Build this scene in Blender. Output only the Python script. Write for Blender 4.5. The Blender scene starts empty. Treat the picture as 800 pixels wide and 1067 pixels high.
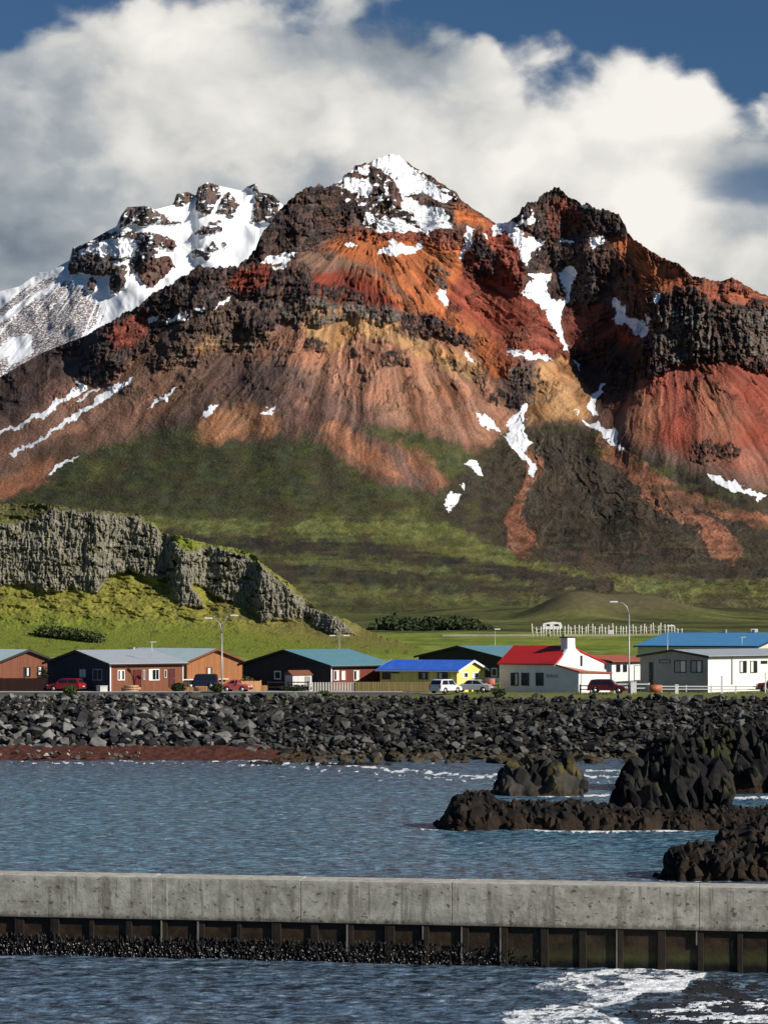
import bpy, bmesh, math, random
import numpy as np
from mathutils import Vector, Matrix
random.seed(7)
R = math.radians
scn = bpy.context.scene
COL = scn.collection
# ------------------------------------------------------------------ camera, world, sun, exposure
F = 2300.0; HZ = 655.0; CAMH = 12.0          # focal length and horizon row in photo pixels, eye height
W0, H0 = 800.0, 1067.0
cam_d = bpy.data.cameras.new('camera'); cam = bpy.data.objects.new('camera', cam_d); COL.objects.link(cam)
cam.location = (0, 0, CAMH); cam.rotation_euler = (R(90), 0, 0)
cam_d.sensor_fit = 'VERTICAL'; cam_d.sensor_height = 36.0; cam_d.lens = 36.0 * F / H0
cam_d.shift_y = (HZ - H0 / 2) / H0
cam_d.clip_start = 1.0; cam_d.clip_end = 30000
scn.camera = cam
SUN_EL, SUN_AZ = 29.0, 62.0                   # azimuth measured from straight behind the camera towards the right
sdir = Vector((math.sin(R(SUN_AZ)) * math.cos(R(SUN_EL)), -math.cos(R(SUN_AZ)) * math.cos(R(SUN_EL)), math.sin(R(SUN_EL))))
sl = bpy.data.lights.new('sun', 'SUN'); sl.energy = 4.6; sl.angle = R(0.53); sl.color = (1.0, 0.93, 0.83)
so = bpy.data.objects.new('sun', sl); COL.objects.link(so)
so.rotation_euler = sdir.to_track_quat('Z', 'Y').to_euler()
scn.view_settings.view_transform = 'Standard'; scn.view_settings.look = 'None'
scn.view_settings.gamma = 1.0; scn.view_settings.exposure = 0.22; scn.view_settings.use_curve_mapping = False

world = bpy.data.worlds.new('World'); scn.world = world; world.use_nodes = True
class NT:
    """tiny node-graph helper"""
    def __init__(s, nt): s.nt = nt; s.n = nt.nodes; s.l = nt.links
    def add(s, t, **k):
        nd = s.n.new(t)
        for a, v in k.items(): setattr(nd, a, v)
        return nd
    def put(s, sock, v):
        if hasattr(v, 'links') or isinstance(v, bpy.types.NodeSocket): s.l.new(v, sock)
        else:
            try: sock.default_value = v
            except Exception: sock.default_value = (v[0], v[1], v[2], 1.0)
    def m(s, op, a, b=None, c=None, clamp=False):
        nd = s.add('ShaderNodeMath', operation=op, use_clamp=clamp)
        s.put(nd.inputs[0], a)
        if b is not None: s.put(nd.inputs[1], b)
        if c is not None: s.put(nd.inputs[2], c)
        return nd.outputs[0]
    def mix(s, f, a, b, mode='MIX'):
        nd = s.add('ShaderNodeMix', data_type='RGBA', blend_type=mode)
        s.put(nd.inputs[0], f)
        s.put(nd.inputs[6], a if not isinstance(a, tuple) else (a + (1.0,))[:4])
        s.put(nd.inputs[7], b if not isinstance(b, tuple) else (b + (1.0,))[:4])
        return nd.outputs[2]
    def ss(s, v, lo, hi):
        nd = s.add('ShaderNodeMapRange', interpolation_type='SMOOTHSTEP')
        s.put(nd.inputs[0], v); nd.inputs[1].default_value = lo; nd.inputs[2].default_value = hi
        return nd.outputs[0]
    def vec(s, x, y, z):
        nd = s.add('ShaderNodeCombineXYZ'); s.put(nd.inputs[0], x); s.put(nd.inputs[1], y); s.put(nd.inputs[2], z)
        return nd.outputs[0]
    def noise(s, v, scale, detail=5.0, rough=0.55, dist=0.0):
        nd = s.add('ShaderNodeTexNoise')
        if v is not None: s.put(nd.inputs['Vector'], v)
        nd.inputs['Scale'].default_value = scale; nd.inputs['Detail'].default_value = detail
        nd.inputs['Roughness'].default_value = rough; nd.inputs['Distortion'].default_value = dist
        return nd.outputs[0]
    def scl(s, v, x, y, z):
        nd = s.add('ShaderNodeVectorMath', operation='MULTIPLY'); s.put(nd.inputs[0], v); nd.inputs[1].default_value = (x, y, z)
        return nd.outputs[0]

g = NT(world.node_tree); g.n.clear()
sky = g.add('ShaderNodeTexSky', sky_type='NISHITA', sun_disc=False)
sky.sun_elevation = R(SUN_EL); sky.sun_rotation = math.atan2(sdir.x, sdir.y); sky.altitude = 0; sky.air_density = 1.0; sky.dust_density = 0.3; sky.ozone_density = 2.5
tc = g.add('ShaderNodeTexCoord').outputs['Generated']
sp = g.add('ShaderNodeSeparateXYZ'); g.put(sp.inputs[0], tc)
X, Y, Z = sp.outputs
SKYS = 0.092
# clouds live on a cylinder of bearings round the mountain: az = bearing from north, el = tangent of the elevation
az = g.m('ARCTAN2', X, Y)
el = g.m('DIVIDE', Z, g.m('MAXIMUM', g.m('SQRT', g.m('ADD', g.m('MULTIPLY', X, X), g.m('MULTIPLY', Y, Y))), 0.02))
P = g.vec(az, g.m('MULTIPLY', el, 1.25), 0.0)
n1 = g.noise(P, 13.0, 8.0, 0.5, 0.3)
n2 = g.noise(g.vec(g.m('ADD', az, 3.3), g.m('MULTIPLY', el, 1.5), 1.7), 30.0, 8.0, 0.58, 0.4)
n3 = g.noise(g.vec(g.m('ADD', az, 9.1), g.m('MULTIPLY', el, 1.2), 4.7), 7.0, 5.0, 0.5, 0.3)
ramp = g.add('ShaderNodeValToRGB')                      # cloud-top elevation along the bearing
g.put(ramp.inputs[0], g.m('ADD', g.m('MULTIPLY', az, 2.0), 0.5))
pts = [(-300, 0), (-60, 50), (20, 34), (90, 4), (270, -16), (400, -4), (470, 22), (522, 70), (580, 62), (640, 45), (700, 66), (760, 92), (820, 112), (1000, 60), (1200, 140)]
els = ramp.color_ramp.elements
while len(els) < len(pts): els.new(0.5)
for e, (px, py) in zip(els, pts):
    e.position = 0.5 + 2 * math.atan((px - 400) / F); v = (HZ - py) / F; v = v / math.sqrt(1 + ((px - 400) / F) ** 2)
    e.color = (v * 2, v * 2, v * 2, 1)
top = g.m('MULTIPLY', ramp.outputs[0], 0.5)
def blob(px, py, rx, ry):
    a0 = math.atan((px - 400) / F); e0 = (HZ - py) / F
    dx = g.m('DIVIDE', g.m('SUBTRACT', az, a0), rx / F); dy = g.m('DIVIDE', g.m('SUBTRACT', el, e0), ry / F)
    d2 = g.m('ADD', g.m('MULTIPLY', dx, dx), g.m('MULTIPLY', dy, dy))
    return g.m('POWER', 2.718, g.m('MULTIPLY', d2, -1.0))
def wsum(terms):
    o = None
    for w, t in terms:
        q = g.m('MULTIPLY', t, w); o = q if o is None else g.m('ADD', o, q)
    return o
wrp = g.add('ShaderNodeVectorMath', operation='ADD'); g.put(wrp.inputs[0], P)
nw = g.add('ShaderNodeTexNoise', noise_dimensions='2D'); g.put(nw.inputs['Vector'], P); nw.inputs['Scale'].default_value = 30; nw.inputs['Detail'].default_value = 6
g.put(wrp.inputs[1], g.scl(nw.outputs['Color'], .035, .035, .035))
vo = g.add('ShaderNodeTexVoronoi', feature='SMOOTH_F1', voronoi_dimensions='2D'); g.put(vo.inputs['Vector'], wrp.outputs[0]); vo.inputs['Scale'].default_value = 17; vo.inputs['Smoothness'].default_value = .6; vo.inputs['Detail'].default_value = 2; vo.inputs['Roughness'].default_value = .45
puff = g.m('SUBTRACT', 0.60, vo.outputs['Distance'])
edge = g.m('ADD', g.m('SUBTRACT', top, el), g.m('MULTIPLY', g.m('SUBTRACT', n1, 0.5), 0.060))
edge = g.m('ADD', g.m('ADD', edge, g.m('MULTIPLY', g.m('SUBTRACT', n2, 0.5), 0.020)), g.m('MULTIPLY', puff, .03))
mask = g.ss(edge, -0.006, 0.009)
hole = g.m('ADD', g.m('MULTIPLY', blob(785, 198, 62, 26), 1.5), g.m('MULTIPLY', g.m('SUBTRACT', n2, 0.5), 1.6))
mask = g.m('MULTIPLY', mask, g.m('SUBTRACT', 1.0, g.m('MULTIPLY', g.ss(hole, 0.25, 1.35), 0.78)))
mask = g.m('MULTIPLY', mask, g.m('SUBTRACT', 1.0, g.ss(g.m('ABSOLUTE', az), 0.35, 0.9)))
shape = wsum([(0.50, blob(440, 175, 170, 85)), (0.40, blob(230, 40, 120, 40)), (0.30, blob(190, 100, 70, 60)), (0.46, blob(610, 115, 120, 50)), (0.35, blob(720, 130, 90, 45)), (0.42, blob(690, 240, 110, 50)), (0.2, blob(720, 215, 60, 30)),
              (-0.46, blob(20, 190, 120, 100)), (-0.10, blob(30, 300, 110, 60)), (-0.16, blob(90, 150, 60, 60)), (-0.22, blob(290, 55, 60, 30)), (-0.16, blob(490, 100, 60, 45)), (-0.12, blob(770, 240, 60, 30)), (-0.1, blob(560, 200, 60, 30))])
br = g.m('ADD', g.m('ADD', g.m('ADD', 0.56, g.m('MULTIPLY', puff, .45)), g.m('MULTIPLY', shape, 0.62)), g.m('ADD', g.m('MULTIPLY', g.m('SUBTRACT', n3, 0.5), 0.95), g.m('ADD', g.m('MULTIPLY', g.m('SUBTRACT', n1, 0.5), 0.80), g.m('MULTIPLY', g.m('SUBTRACT', n2, 0.5), 0.32))))
cr = g.add('ShaderNodeValToRGB'); g.put(cr.inputs[0], br)
ce = cr.color_ramp.elements
for k, (p, c) in enumerate([(0.12, (0.13, 0.165, 0.21)), (0.42, (0.34, 0.37, 0.395)), (0.64, (0.60, 0.59, 0.565)), (0.92, (0.80, 0.775, 0.725))]):
    e = ce[k] if k < 2 else ce.new(p)
    e.position = p; e.color = c + (1,)
skycol = g.mix(1.0, sky.outputs[0], (0.27, 0.385, 0.50, 1.0), 'MULTIPLY')
cl = g.mix(1.0, cr.outputs[0], (1 / SKYS, 1 / SKYS, 1 / SKYS, 1.0), 'MULTIPLY')
bg = g.add('ShaderNodeBackground'); bg.inputs[1].default_value = SKYS
g.put(bg.inputs[0], g.mix(mask, skycol, cl))
g.l.new(bg.outputs[0], g.add('ShaderNodeOutputWorld').inputs[0])

# ------------------------------------------------------------------ helpers
_rng = np.random.RandomState(11)
_perm = np.concatenate([_rng.permutation(256)] * 3)
_g2 = _rng.randn(256, 2); _g2 /= np.linalg.norm(_g2, axis=1)[:, None]
_g3 = _rng.randn(256, 3); _g3 /= np.linalg.norm(_g3, axis=1)[:, None]
def perlin(x, y, s=0):
    xi = np.floor(x).astype(np.int64); yi = np.floor(y).astype(np.int64); fx = x - xi; fy = y - yi
    ux = fx * fx * fx * (fx * (fx * 6 - 15) + 10); uy = fy * fy * fy * (fy * (fy * 6 - 15) + 10)
    def c(i, j):
        gv = _g2[_perm[_perm[(xi + i + s * 17) & 255] + ((yi + j + s * 31) & 255)]]
        return gv[..., 0] * (fx - i) + gv[..., 1] * (fy - j)
    a = c(0, 0) * (1 - ux) + c(1, 0) * ux; b = c(0, 1) * (1 - ux) + c(1, 1) * ux
    return (a * (1 - uy) + b * uy) * 1.5
def fbm(x, y, o=4, s=0, gain=0.5):
    r = 0; a = 1.0; t = 0
    for k in range(o):
        r = r + a * perlin(x * 2 ** k, y * 2 ** k, s + k); t += a; a *= gain
    return r / t
def ridge(x, y, o=4, s=0, gain=0.5):
    r = 0; a = 1.0; t = 0
    for k in range(o):
        r = r + a * (1 - 2 * np.abs(perlin(x * 2 ** k, y * 2 ** k, s + k))); t += a; a *= gain
    return r / t
def perlin3(p, s=0):
    i = np.floor(p).astype(np.int64); f = p - i; u = f * f * f * (f * (f * 6 - 15) + 10); r = 0
    for a in (0, 1):
        for b in (0, 1):
            for c in (0, 1):
                h = _perm[_perm[_perm[(i[..., 0] + a + s * 13) & 255] + ((i[..., 1] + b) & 255)] + ((i[..., 2] + c) & 255)]
                gv = _g3[h]; d = (gv * (f - np.array([a, b, c]))).sum(-1)
                r = r + d * (u[..., 0] if a else 1 - u[..., 0]) * (u[..., 1] if b else 1 - u[..., 1]) * (u[..., 2] if c else 1 - u[..., 2])
    return r * 1.5
def fbm3(p, o=4, s=0, gain=0.5):
    r = 0; a = 1.0; t = 0
    for k in range(o): r = r + a * perlin3(p * 2 ** k, s + k); t += a; a *= gain
    return r / t
def sstep(x, a, b):
    t = np.clip((x - a) / (b - a), 0, 1); return t * t * (3 - 2 * t)
def sdf(poly, X, Y, pad=14):
    """signed distance to a polygon, positive inside, -pad far away"""
    P = np.array(poly, float); out = np.full(X.shape, -float(pad))
    sel = (X > P[:, 0].min() - pad) & (X < P[:, 0].max() + pad) & (Y > P[:, 1].min() - pad) & (Y < P[:, 1].max() + pad)
    x = X[sel]; y = Y[sel]
    if x.size == 0: return out
    d = np.full(x.shape, 1e9); ins = np.zeros(x.shape, bool)
    for k in range(len(P)):
        x0, y0 = P[k]; x1, y1 = P[(k + 1) % len(P)]
        ex, ey = x1 - x0, y1 - y0; L = ex * ex + ey * ey + 1e-9
        t = np.clip(((x - x0) * ex + (y - y0) * ey) / L, 0, 1)
        d = np.minimum(d, (x - x0 - t * ex) ** 2 + (y - y0 - t * ey) ** 2)
        if y0 != y1:
            c = ((y0 > y) != (y1 > y)) & (x < (x1 - x0) * (y - y0) / (y1 - y0) + x0); ins ^= c
    d = np.sqrt(d); out[sel] = np.where(ins, d, -np.minimum(d, pad))
    return out
ZOOM = {'z1': (0, 160, .3375), 'z2': (270, 150, .3375), 'z3': (530, 180, .3375), 'z4': (0, 360, .3375), 'z5': (270, 360, .3375),
        'z6': (530, 380, .3375), 'k': (0, 500, .5), 'w7': (530, 880, .3375), 'p': (0, 0, 1)}
def pz(z, pts):
    x, y, s = ZOOM[z]; return [(x + a * s, y + b * s) for a, b in pts]
def tag(o, label=None, cat=None, group=None, kind=None):
    if label: o['label'] = label
    if cat: o['category'] = cat
    if group: o['group'] = group
    if kind: o['kind'] = kind
    return o
def link(name, me, mat=None, parent=None, loc=None, rot=None):
    o = bpy.data.objects.new(name, me); COL.objects.link(o)
    if mat: me.materials.append(mat)
    if parent: o.parent = parent
    if loc is not None: o.location = loc
    if rot is not None: o.rotation_euler = rot
    return o
def empty(name, loc=(0, 0, 0), rz=0.0):
    o = bpy.data.objects.new(name, None); COL.objects.link(o); o.location = loc; o.rotation_euler = (0, 0, rz); o.empty_display_size = .3
    return o
def grid_mesh(name, V, attrs, smooth=True, flip=False, keep=None):
    """V: (rows, cols, 3) array of points; attrs: {name: (rows, cols) or (rows, cols, 4)}"""
    r, c = V.shape[:2]
    i = np.arange(r * c).reshape(r, c)
    q = np.stack([i[:-1, :-1], i[:-1, 1:], i[1:, 1:], i[1:, :-1]], -1).reshape(-1, 4)
    if keep is not None: q = q[keep.reshape(-1)]
    if flip: q = q[:, ::-1]
    me = bpy.data.meshes.new(name)
    me.vertices.add(r * c); me.vertices.foreach_set('co', V.reshape(-1).astype(np.float32))
    me.loops.add(q.size); me.loops.foreach_set('vertex_index', q.reshape(-1).astype(np.int32))
    me.polygons.add(len(q)); me.polygons.foreach_set('loop_start', np.arange(0, q.size, 4, dtype=np.int32))
    me.update(calc_edges=True)
    if smooth: me.polygons.foreach_set('use_smooth', np.ones(len(q), bool))
    for k, a in attrs.items():
        if a.ndim == 3:
            at = me.attributes.new(k, 'FLOAT_COLOR', 'POINT'); at.data.foreach_set('color', a.reshape(-1).astype(np.float32))
        else:
            at = me.attributes.new(k, 'FLOAT', 'POINT'); at.data.foreach_set('value', a.reshape(-1).astype(np.float32))
    me.validate()
    return me
def new_mat(name):
    m = bpy.data.materials.new(name); m.use_nodes = True; g = NT(m.node_tree); g.n.clear()
    b = g.add('ShaderNodeBsdfPrincipled'); o = g.add('ShaderNodeOutputMaterial'); g.l.new(b.outputs[0], o.inputs[0])
    b.inputs['Specular IOR Level'].default_value = 0.25
    return m, g, b
def bump(g, b, h, strength, dist):
    nd = g.add('ShaderNodeBump'); nd.inputs['Strength'].default_value = strength; nd.inputs['Distance'].default_value = dist
    g.put(nd.inputs['Height'], h); g.l.new(nd.outputs[0], b.inputs['Normal'])
def attr(g, name, out=2):
    a = g.add('ShaderNodeAttribute', attribute_name=name); return a.outputs[out]
def geo_pos(g): return g.add('ShaderNodeNewGeometry').outputs['Position']

# ------------------------------------------------------------------ terrain material (albedo + snow mask carried by the mesh)
def terrain_mat(name, sc, bstr, bdist, snow=True):
    m, g, b = new_mat(name)
    pos = geo_pos(g)
    n = g.noise(pos, 0.35 * sc, 6, 0.62); nb = g.noise(pos, 0.07 * sc, 5, 0.6, 0.4)
    nv = g.noise(g.scl(pos, 1, 1, 0.22), 0.5 * sc, 5, 0.65)
    col = attr(g, 'tint', 0)
    f = g.m('ADD', 0.42, g.m('ADD', g.m('MULTIPLY', n, 0.75), g.m('MULTIPLY', nb, 0.40)))
    col = g.mix(1.0, col, g.vec(f, f, f), 'MULTIPLY')
    rock = attr(g, 'rock')
    fr = g.m('ADD', 0.45, g.m('MULTIPLY', g.ss(nv, 0.32, 0.70), 1.1))
    col = g.mix(rock, col, g.mix(1.0, col, g.vec(fr, fr, fr), 'MULTIPLY'))
    if snow:
        s = g.m('ADD', attr(g, 'snow'), g.m('MULTIPLY', g.m('SUBTRACT', g.noise(pos, 0.22 * sc, 7, 0.68), 0.5), 1.0))
        sm = g.ss(s, -0.05, 0.10)
        col = g.mix(sm, col, (0.80, 0.82, 0.85, 1.0))
        h = g.mix(sm, g.m('ADD', n, g.m('MULTIPLY', nv, rock)), (0.5, 0.5, 0.5, 1))
    else:
        h = g.m('ADD', n, g.m('MULTIPLY', nv, rock))
    g.put(b.inputs['Base Color'], col); b.inputs['Roughness'].default_value = 0.95; b.inputs['Specular IOR Level'].default_value = 0.08
    bump(g, b, h, bstr, bdist)
    return m
M_MT = terrain_mat('mountain_surface', 1.0, 0.9, 3.0)

class Layer:
    """a mountainside laid out column by column: the fall-line of each column is integrated uphill from
    its foot with the local slope, so cliffs stand steep and screes lie back; ridges and gullies push
    the surface nearer or farther (g, in units of one picture width / 800 at that distance)."""
    def __init__(s, px, sky, base, rows, D0, warp=2.2, seed=1):
        s.px = px; s.rows = rows
        t = np.linspace(0, 1, rows)[:, None]
        skyv = np.interp(px, [a for a, b in sky], [b for a, b in sky])[None, :]
        ks = 61; sm = np.convolve(np.pad(skyv[0], ks // 2, 'edge'), np.ones(ks) / ks, 'valid')[None, :]
        s.PX = np.repeat(px[None, :], rows, 0); s.PY = base + (sm - base) * t + (skyv - sm) * t ** 7
        s.D0 = D0; s.brk = .75
        s.wx = s.PX + warp * (fbm(s.PX / 13, s.PY / 13, 5, seed, .62) * 3.4); s.wy = s.PY + warp * (fbm(s.PX / 13, s.PY / 13, 5, seed + 9, .62) * 3.4)
        s.col = np.zeros(s.PX.shape + (3,)); s.snow = np.full(s.PX.shape, -1.0); s.rock = np.zeros(s.PX.shape)
        s.cliff = np.zeros(s.PX.shape); s.G = np.zeros(s.PX.shape)
    def region(s, c, poly, soft=5, k=1.0):
        d = sdf(poly, s.wx, s.wy, soft + 6); w = sstep(d, -soft, soft) * k
        s.col = s.col * (1 - w[..., None]) + np.array(c) * w[..., None]
        return w
    def rocks(s, c, poly, prot=8, soft=2.2, edge=7, k=1.0, cliff=1.0, brk=None):
        if not hasattr(s, 'bk'):
            s.bk = fbm(s.PX / 8, s.PY / 10, 5, 901, .62); s.bv = fbm(s.PX / 3.5, s.PY / 16, 4, 905, .6)
        if brk is None: brk = s.brk
        k = k * (1 - brk * (1 - sstep(s.bk + .5 * s.bv, -.16, .04)))
        w = s.region(c, poly, soft, k)
        s.rock = np.maximum(s.rock, w)
        d = sdf(poly, s.PX, s.PY, 16)
        s.cliff = np.maximum(s.cliff, sstep(d, -4, 4) * cliff)
        s.G -= prot * .42 * sstep(sdf(poly, s.wx, s.wy, 16), -edge * .5, edge)
    def snowp(s, poly, k=0.22):
        d = sdf(poly, s.PX + (s.wx - s.PX) * .9, s.PY + (s.wy - s.PY) * .9, 8); s.snow = np.maximum(s.snow, np.clip(d * k + 0.06, -1, 1))
    def unsnow(s, poly, k=0.22):
        d = sdf(poly, s.wx, s.wy, 8); s.snow = np.minimum(s.snow, np.clip(-d * k, -1, 1))
    def build(s, name, slope, back=6, mat=None, ksm=None, even=0):
        e = (HZ - s.PY) / F
        sl = slope(s) * (1 - s.cliff) + 1.9 * s.cliff
        dpy = -np.diff(s.PY, axis=0) / F
        den = np.maximum(0.5 * (sl[1:] + sl[:-1]) - 0.5 * (e[1:] + e[:-1]), 0.05)
        lnD = np.concatenate([np.zeros((1, len(s.px))), np.cumsum(dpy / den, 0)], 0)
        # even out column-to-column steps
        kk = 61 if ksm is None else ksm; ker = np.hanning(kk + 2)[1:-1]; ker /= ker.sum(); pad = kk // 2
        L = np.pad(lnD, ((0, 0), (pad, pad)), 'edge'); lnD = sum(L[:, i:i + len(s.px)] * ker[i] for i in range(kk))
        if even:
            k2 = 201; ker2 = np.hanning(k2 + 2)[1:-1]; ker2 /= ker2.sum(); L2 = np.pad(lnD, ((0, 0), (k2 // 2, k2 // 2)), 'edge')
            wide = np.stack([np.convolve(r_, ker2, 'valid') for r_ in L2]); lnD = wide + (lnD - wide) * even
        D = s.D0 * np.exp(lnD)
        D = D * (1 + s.G / F)
        PXo, PYo = s.PX, s.PY
        V = np.stack([(PXo - 400) * D / F, D, CAMH + (HZ - PYo) * D / F], -1)
        tops = V[-1]; ex = []
        for j in range(1, back + 1):
            q = tops.copy(); q[:, 1] += 25 * j ** 1.5; q[:, 2] -= 14 * j ** 1.6; ex.append(q)
        V = np.concatenate([V, np.array(ex)], 0)
        rep = lambda a: np.concatenate([a, np.repeat(a[-1:], back, 0)], 0)
        tint = np.concatenate([rep(s.col), np.ones(V.shape[:2] + (1,))], -1)
        me = grid_mesh(name, V, {'tint': tint, 'snow': rep(s.snow), 'rock': rep(s.rock)})
        o = link(name, me, mat or M_MT); tag(o, kind='structure')
        s.D = D
        return o
def ringcoord(L, cx, cy, arc=60.0):
    """bearing (as arc length at radius `arc`) and radius round a summit: scree streaks follow the radius"""
    dx = L.PX - cx; dy = L.PY - cy; r = np.sqrt(dx * dx + dy * dy) + 1e-6
    return np.arctan2(dy, dx) * arc, r
# ------------------------------------------------------------------ far snowy mountain (behind, left)
skyA = pz('z1', [(-700, 600), (-300, 480), (0, 425), (60, 410), (120, 368), (150, 365), (215, 330), (225, 290), (270, 275), (330, 240), (360, 225), (375, 190), (395, 165), (450, 162), (480, 172), (530, 160), (538, 150), (545, 125), (580, 118), (605, 130), (612, 105), (640, 88), (680, 100), (750, 115), (765, 100), (790, 92), (800, 120)]) + \
       pz('z2', [(40, 155), (75, 190), (180, 190), (330, 235), (500, 420)])
pxA = np.arange(-190, 440, 0.8)
skA = sorted(skyA)
A = Layer(pxA, skA, 480.0, 400, 4300.0, warp=2.0, seed=3)
A.col[:] = (0.17, 0.115, 0.095); A.snow[:] = 0.5
u, r = ringcoord(A, 150, 200, 80)
st = fbm(u / 1.6, r / 60, 4, 40); st2 = fbm(u / 5, r / 90, 3, 44)
# left scree slope: bare stones with snow streaks
w = sstep(sdf(pz('z1', [(-600, 560), (0, 470), (120, 385), (215, 385), (270, 425), (330, 480), (310, 530), (260, 560), (300, 800), (-600, 900)]), A.wx, A.wy, 20), -10, 12)
A.snow = A.snow * (1 - w) + w * (st * 1.0 + st2 * .35 - 0.22 - sstep(A.PY, 300, 390) * 0.3)
wb = sstep(sdf(pz('z1', [(-600, 430), (0, 425), (60, 410), (120, 368), (215, 335), (215, 380), (120, 400), (0, 475), (-600, 520)]), A.wx, A.wy, 12), -4, 4)
A.snow = np.maximum(A.snow, wb * (0.05 + st * 1.1)); A.snow = A.snow
A.snowp(pz('z1', [(-400, 700), (0, 600), (50, 560), (100, 560), (105, 620), (20, 660), (30, 630), (0, 640)]))
A.snowp(pz('z1', [(-300, 600), (0, 505), (120, 425), (200, 385), (190, 400), (90, 465), (0, 525), (-300, 620)]))
dk = (0.085, 0.075, 0.075); dbr = (0.13, 0.07, 0.06)
for c, poly, pr in [
    (dk, [(535, 170), (540, 125), (580, 110), (605, 125), (580, 155)], 8), (dk, [(600, 180), (605, 100), (640, 80), (675, 100), (680, 130), (650, 185)], 12),
    (dk, [(670, 185), (680, 140), (710, 118), (740, 160), (720, 195)], 8), (dk, [(765, 100), (790, 85), (798, 120), (780, 128)], 4),
    (dk, [(360, 230), (390, 155), (450, 155), (480, 175), (560, 215), (470, 220), (400, 220)], 8),
    (dk, [(220, 325), (225, 290), (330, 240), (400, 240), (490, 245), (545, 275), (540, 295), (480, 290), (460, 310), (400, 330), (350, 330), (280, 335)], 7),
    (dbr, [(470, 250), (545, 275), (545, 295), (480, 295)], 4),
    (dk, [(215, 330), (330, 332), (385, 350), (392, 400), (370, 432), (335, 425), (345, 380), (280, 372), (215, 372)], 14),
    (dbr, [(425, 350), (470, 312), (520, 318), (538, 345), (505, 390), (465, 414), (430, 395)], 12), (dk, [(270, 420), (280, 375), (296, 410), (282, 428)], 6),
    (dk, [(600, 250), (640, 220), (680, 205), (687, 235), (640, 258)], 6), (dk, [(590, 305), (640, 290), (655, 268), (672, 300), (640, 322), (600, 320)], 8), (dk, [(678, 282), (690, 272), (694, 296)], 4),
    (dk, [(775, 205), (790, 130), (805, 110), (870, 140), (860, 220), (810, 215)], 10), (dk, [(430, 255), (500, 250), (470, 340), (440, 350), (400, 380), (395, 345), (430, 320)], 5)]:
    q = pz('z1', poly); A.rocks(c, q, pr, edge=5); A.unsnow(q, 0.3)
A.snow = np.where((A.rock > 0.3), np.maximum(A.snow, fbm(A.PX / 9, A.PY / 3.0, 4, 5) * 1.7 - 0.22 - 0.5 * sstep(A.PY, 262, 275)), A.snow)
for p in [[(235, 300), (300, 272), (360, 255), (425, 262), (430, 300), (415, 325), (370, 322), (300, 312), (240, 318)]]:
    d = sdf(pz('z1', p), A.wx, A.wy, 8); A.snow = np.maximum(A.snow, np.clip(d * .1, -1, .5) + fbm(A.PX / 5, A.PY / 2.5, 4, 8) * .9 - .1)
A.G += fbm(A.PX / 60, A.PY / 60, 3, 20) * 26 - ridge(A.PX / 26, A.PY / 40, 3, 25) * 6 * (0.4 + A.rock)
A.G += np.interp(A.PX, [-190, 0, 100, 150, 200, 300, 440], [120, 60, 8, -8, 0, 20, 60])
A.G += fbm(u / 2.5, r / 50, 3, 31) * 3 * w
A.G -= A.rock * (ridge(A.PX / 6, A.PY / 11, 4, 50) * 5 + fbm(A.PX / 20, A.PY / 12, 3, 55) * 9)
A.build('snowy_mountain', lambda s: np.full(s.PX.shape, 0.75) + 0.25 * sstep(s.PY, 330, 240))

# ------------------------------------------------------------------ main red mountain and its right-hand peak
rr = random.Random(3)
skyB = [(-260, 520), (-190, 490), (-60, 418)] + pz('z1', [(0, 690), (130, 615), (270, 560), (345, 515), (430, 470), (470, 430), (490, 425), (530, 398), (560, 385), (600, 358), (612, 350), (640, 350), (700, 352), (735, 345), (770, 318), (790, 292)]) + \
    pz('z2', [(0, 290), (20, 262), (45, 232), (75, 190), (100, 165), (120, 150), (140, 138), (170, 128), (190, 126), (205, 132), (225, 130), (240, 118), (260, 100), (280, 88), (295, 70), (310, 62), (340, 58), (370, 42), (395, 34), (405, 27), (412, 33), (430, 38), (470, 65), (500, 85), (530, 100), (560, 120), (590, 140), (610, 150), (625, 175), (660, 200), (700, 225), (730, 245), (750, 245)]) + \
    pz('z3', [(0, 150), (15, 140), (30, 130), (38, 108), (50, 98), (75, 92), (90, 85), (102, 68), (120, 55), (140, 48), (155, 48), (170, 58), (180, 70), (205, 82), (220, 92), (250, 102), (280, 112), (310, 122), (330, 124), (345, 132), (358, 155), (365, 185), (380, 200), (420, 230), (460, 255), (500, 275), (525, 280), (560, 315), (600, 325), (650, 335), (672, 328), (690, 325), (715, 335), (730, 345), (750, 362), (780, 375), (800, 378), (900, 395), (1000, 380), (1150, 470), (1300, 500)])
pxB = np.arange(-200, 960, 0.8)
skB = sorted(skyB)
sk_px = np.array([a for a, b in skB]); sk_py = np.array([b for a, b in skB])
fine = np.interp(pxB, sk_px, sk_py)
rough = np.interp(pxB, [-200, 80, 120, 270, 400, 430, 530, 545, 650, 680, 960], [0.3, 0.6, 1.8, 2.2, 1.2, 0.8, 0.6, 1.9, 1.9, 0.9, 1.5])
fine = fine + rough * (perlin(pxB / 7.0, pxB * 0 + .3, 61) * 1.1 + perlin(pxB / 3.0, pxB * 0 + .7, 62) * 1.0 + perlin(pxB / 1.5, pxB * 0 + .7, 63) * .4)
B = Layer(pxB, list(zip(pxB, fine)), 646.0, 620, 1280.0, warp=2.6, seed=13)
S = B
brown = (0.135, 0.080, 0.064); purple = (0.115, 0.078, 0.070); dkrock = (0.047, 0.039, 0.040); gryrock = (0.125, 0.11, 0.095)
orange = (0.39, 0.125, 0.050); dred = (0.20, 0.045, 0.028); tan = (0.42, 0.235, 0.11); salmon = (0.34, 0.15, 0.085); red = (0.25, 0.068, 0.045)
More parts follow.
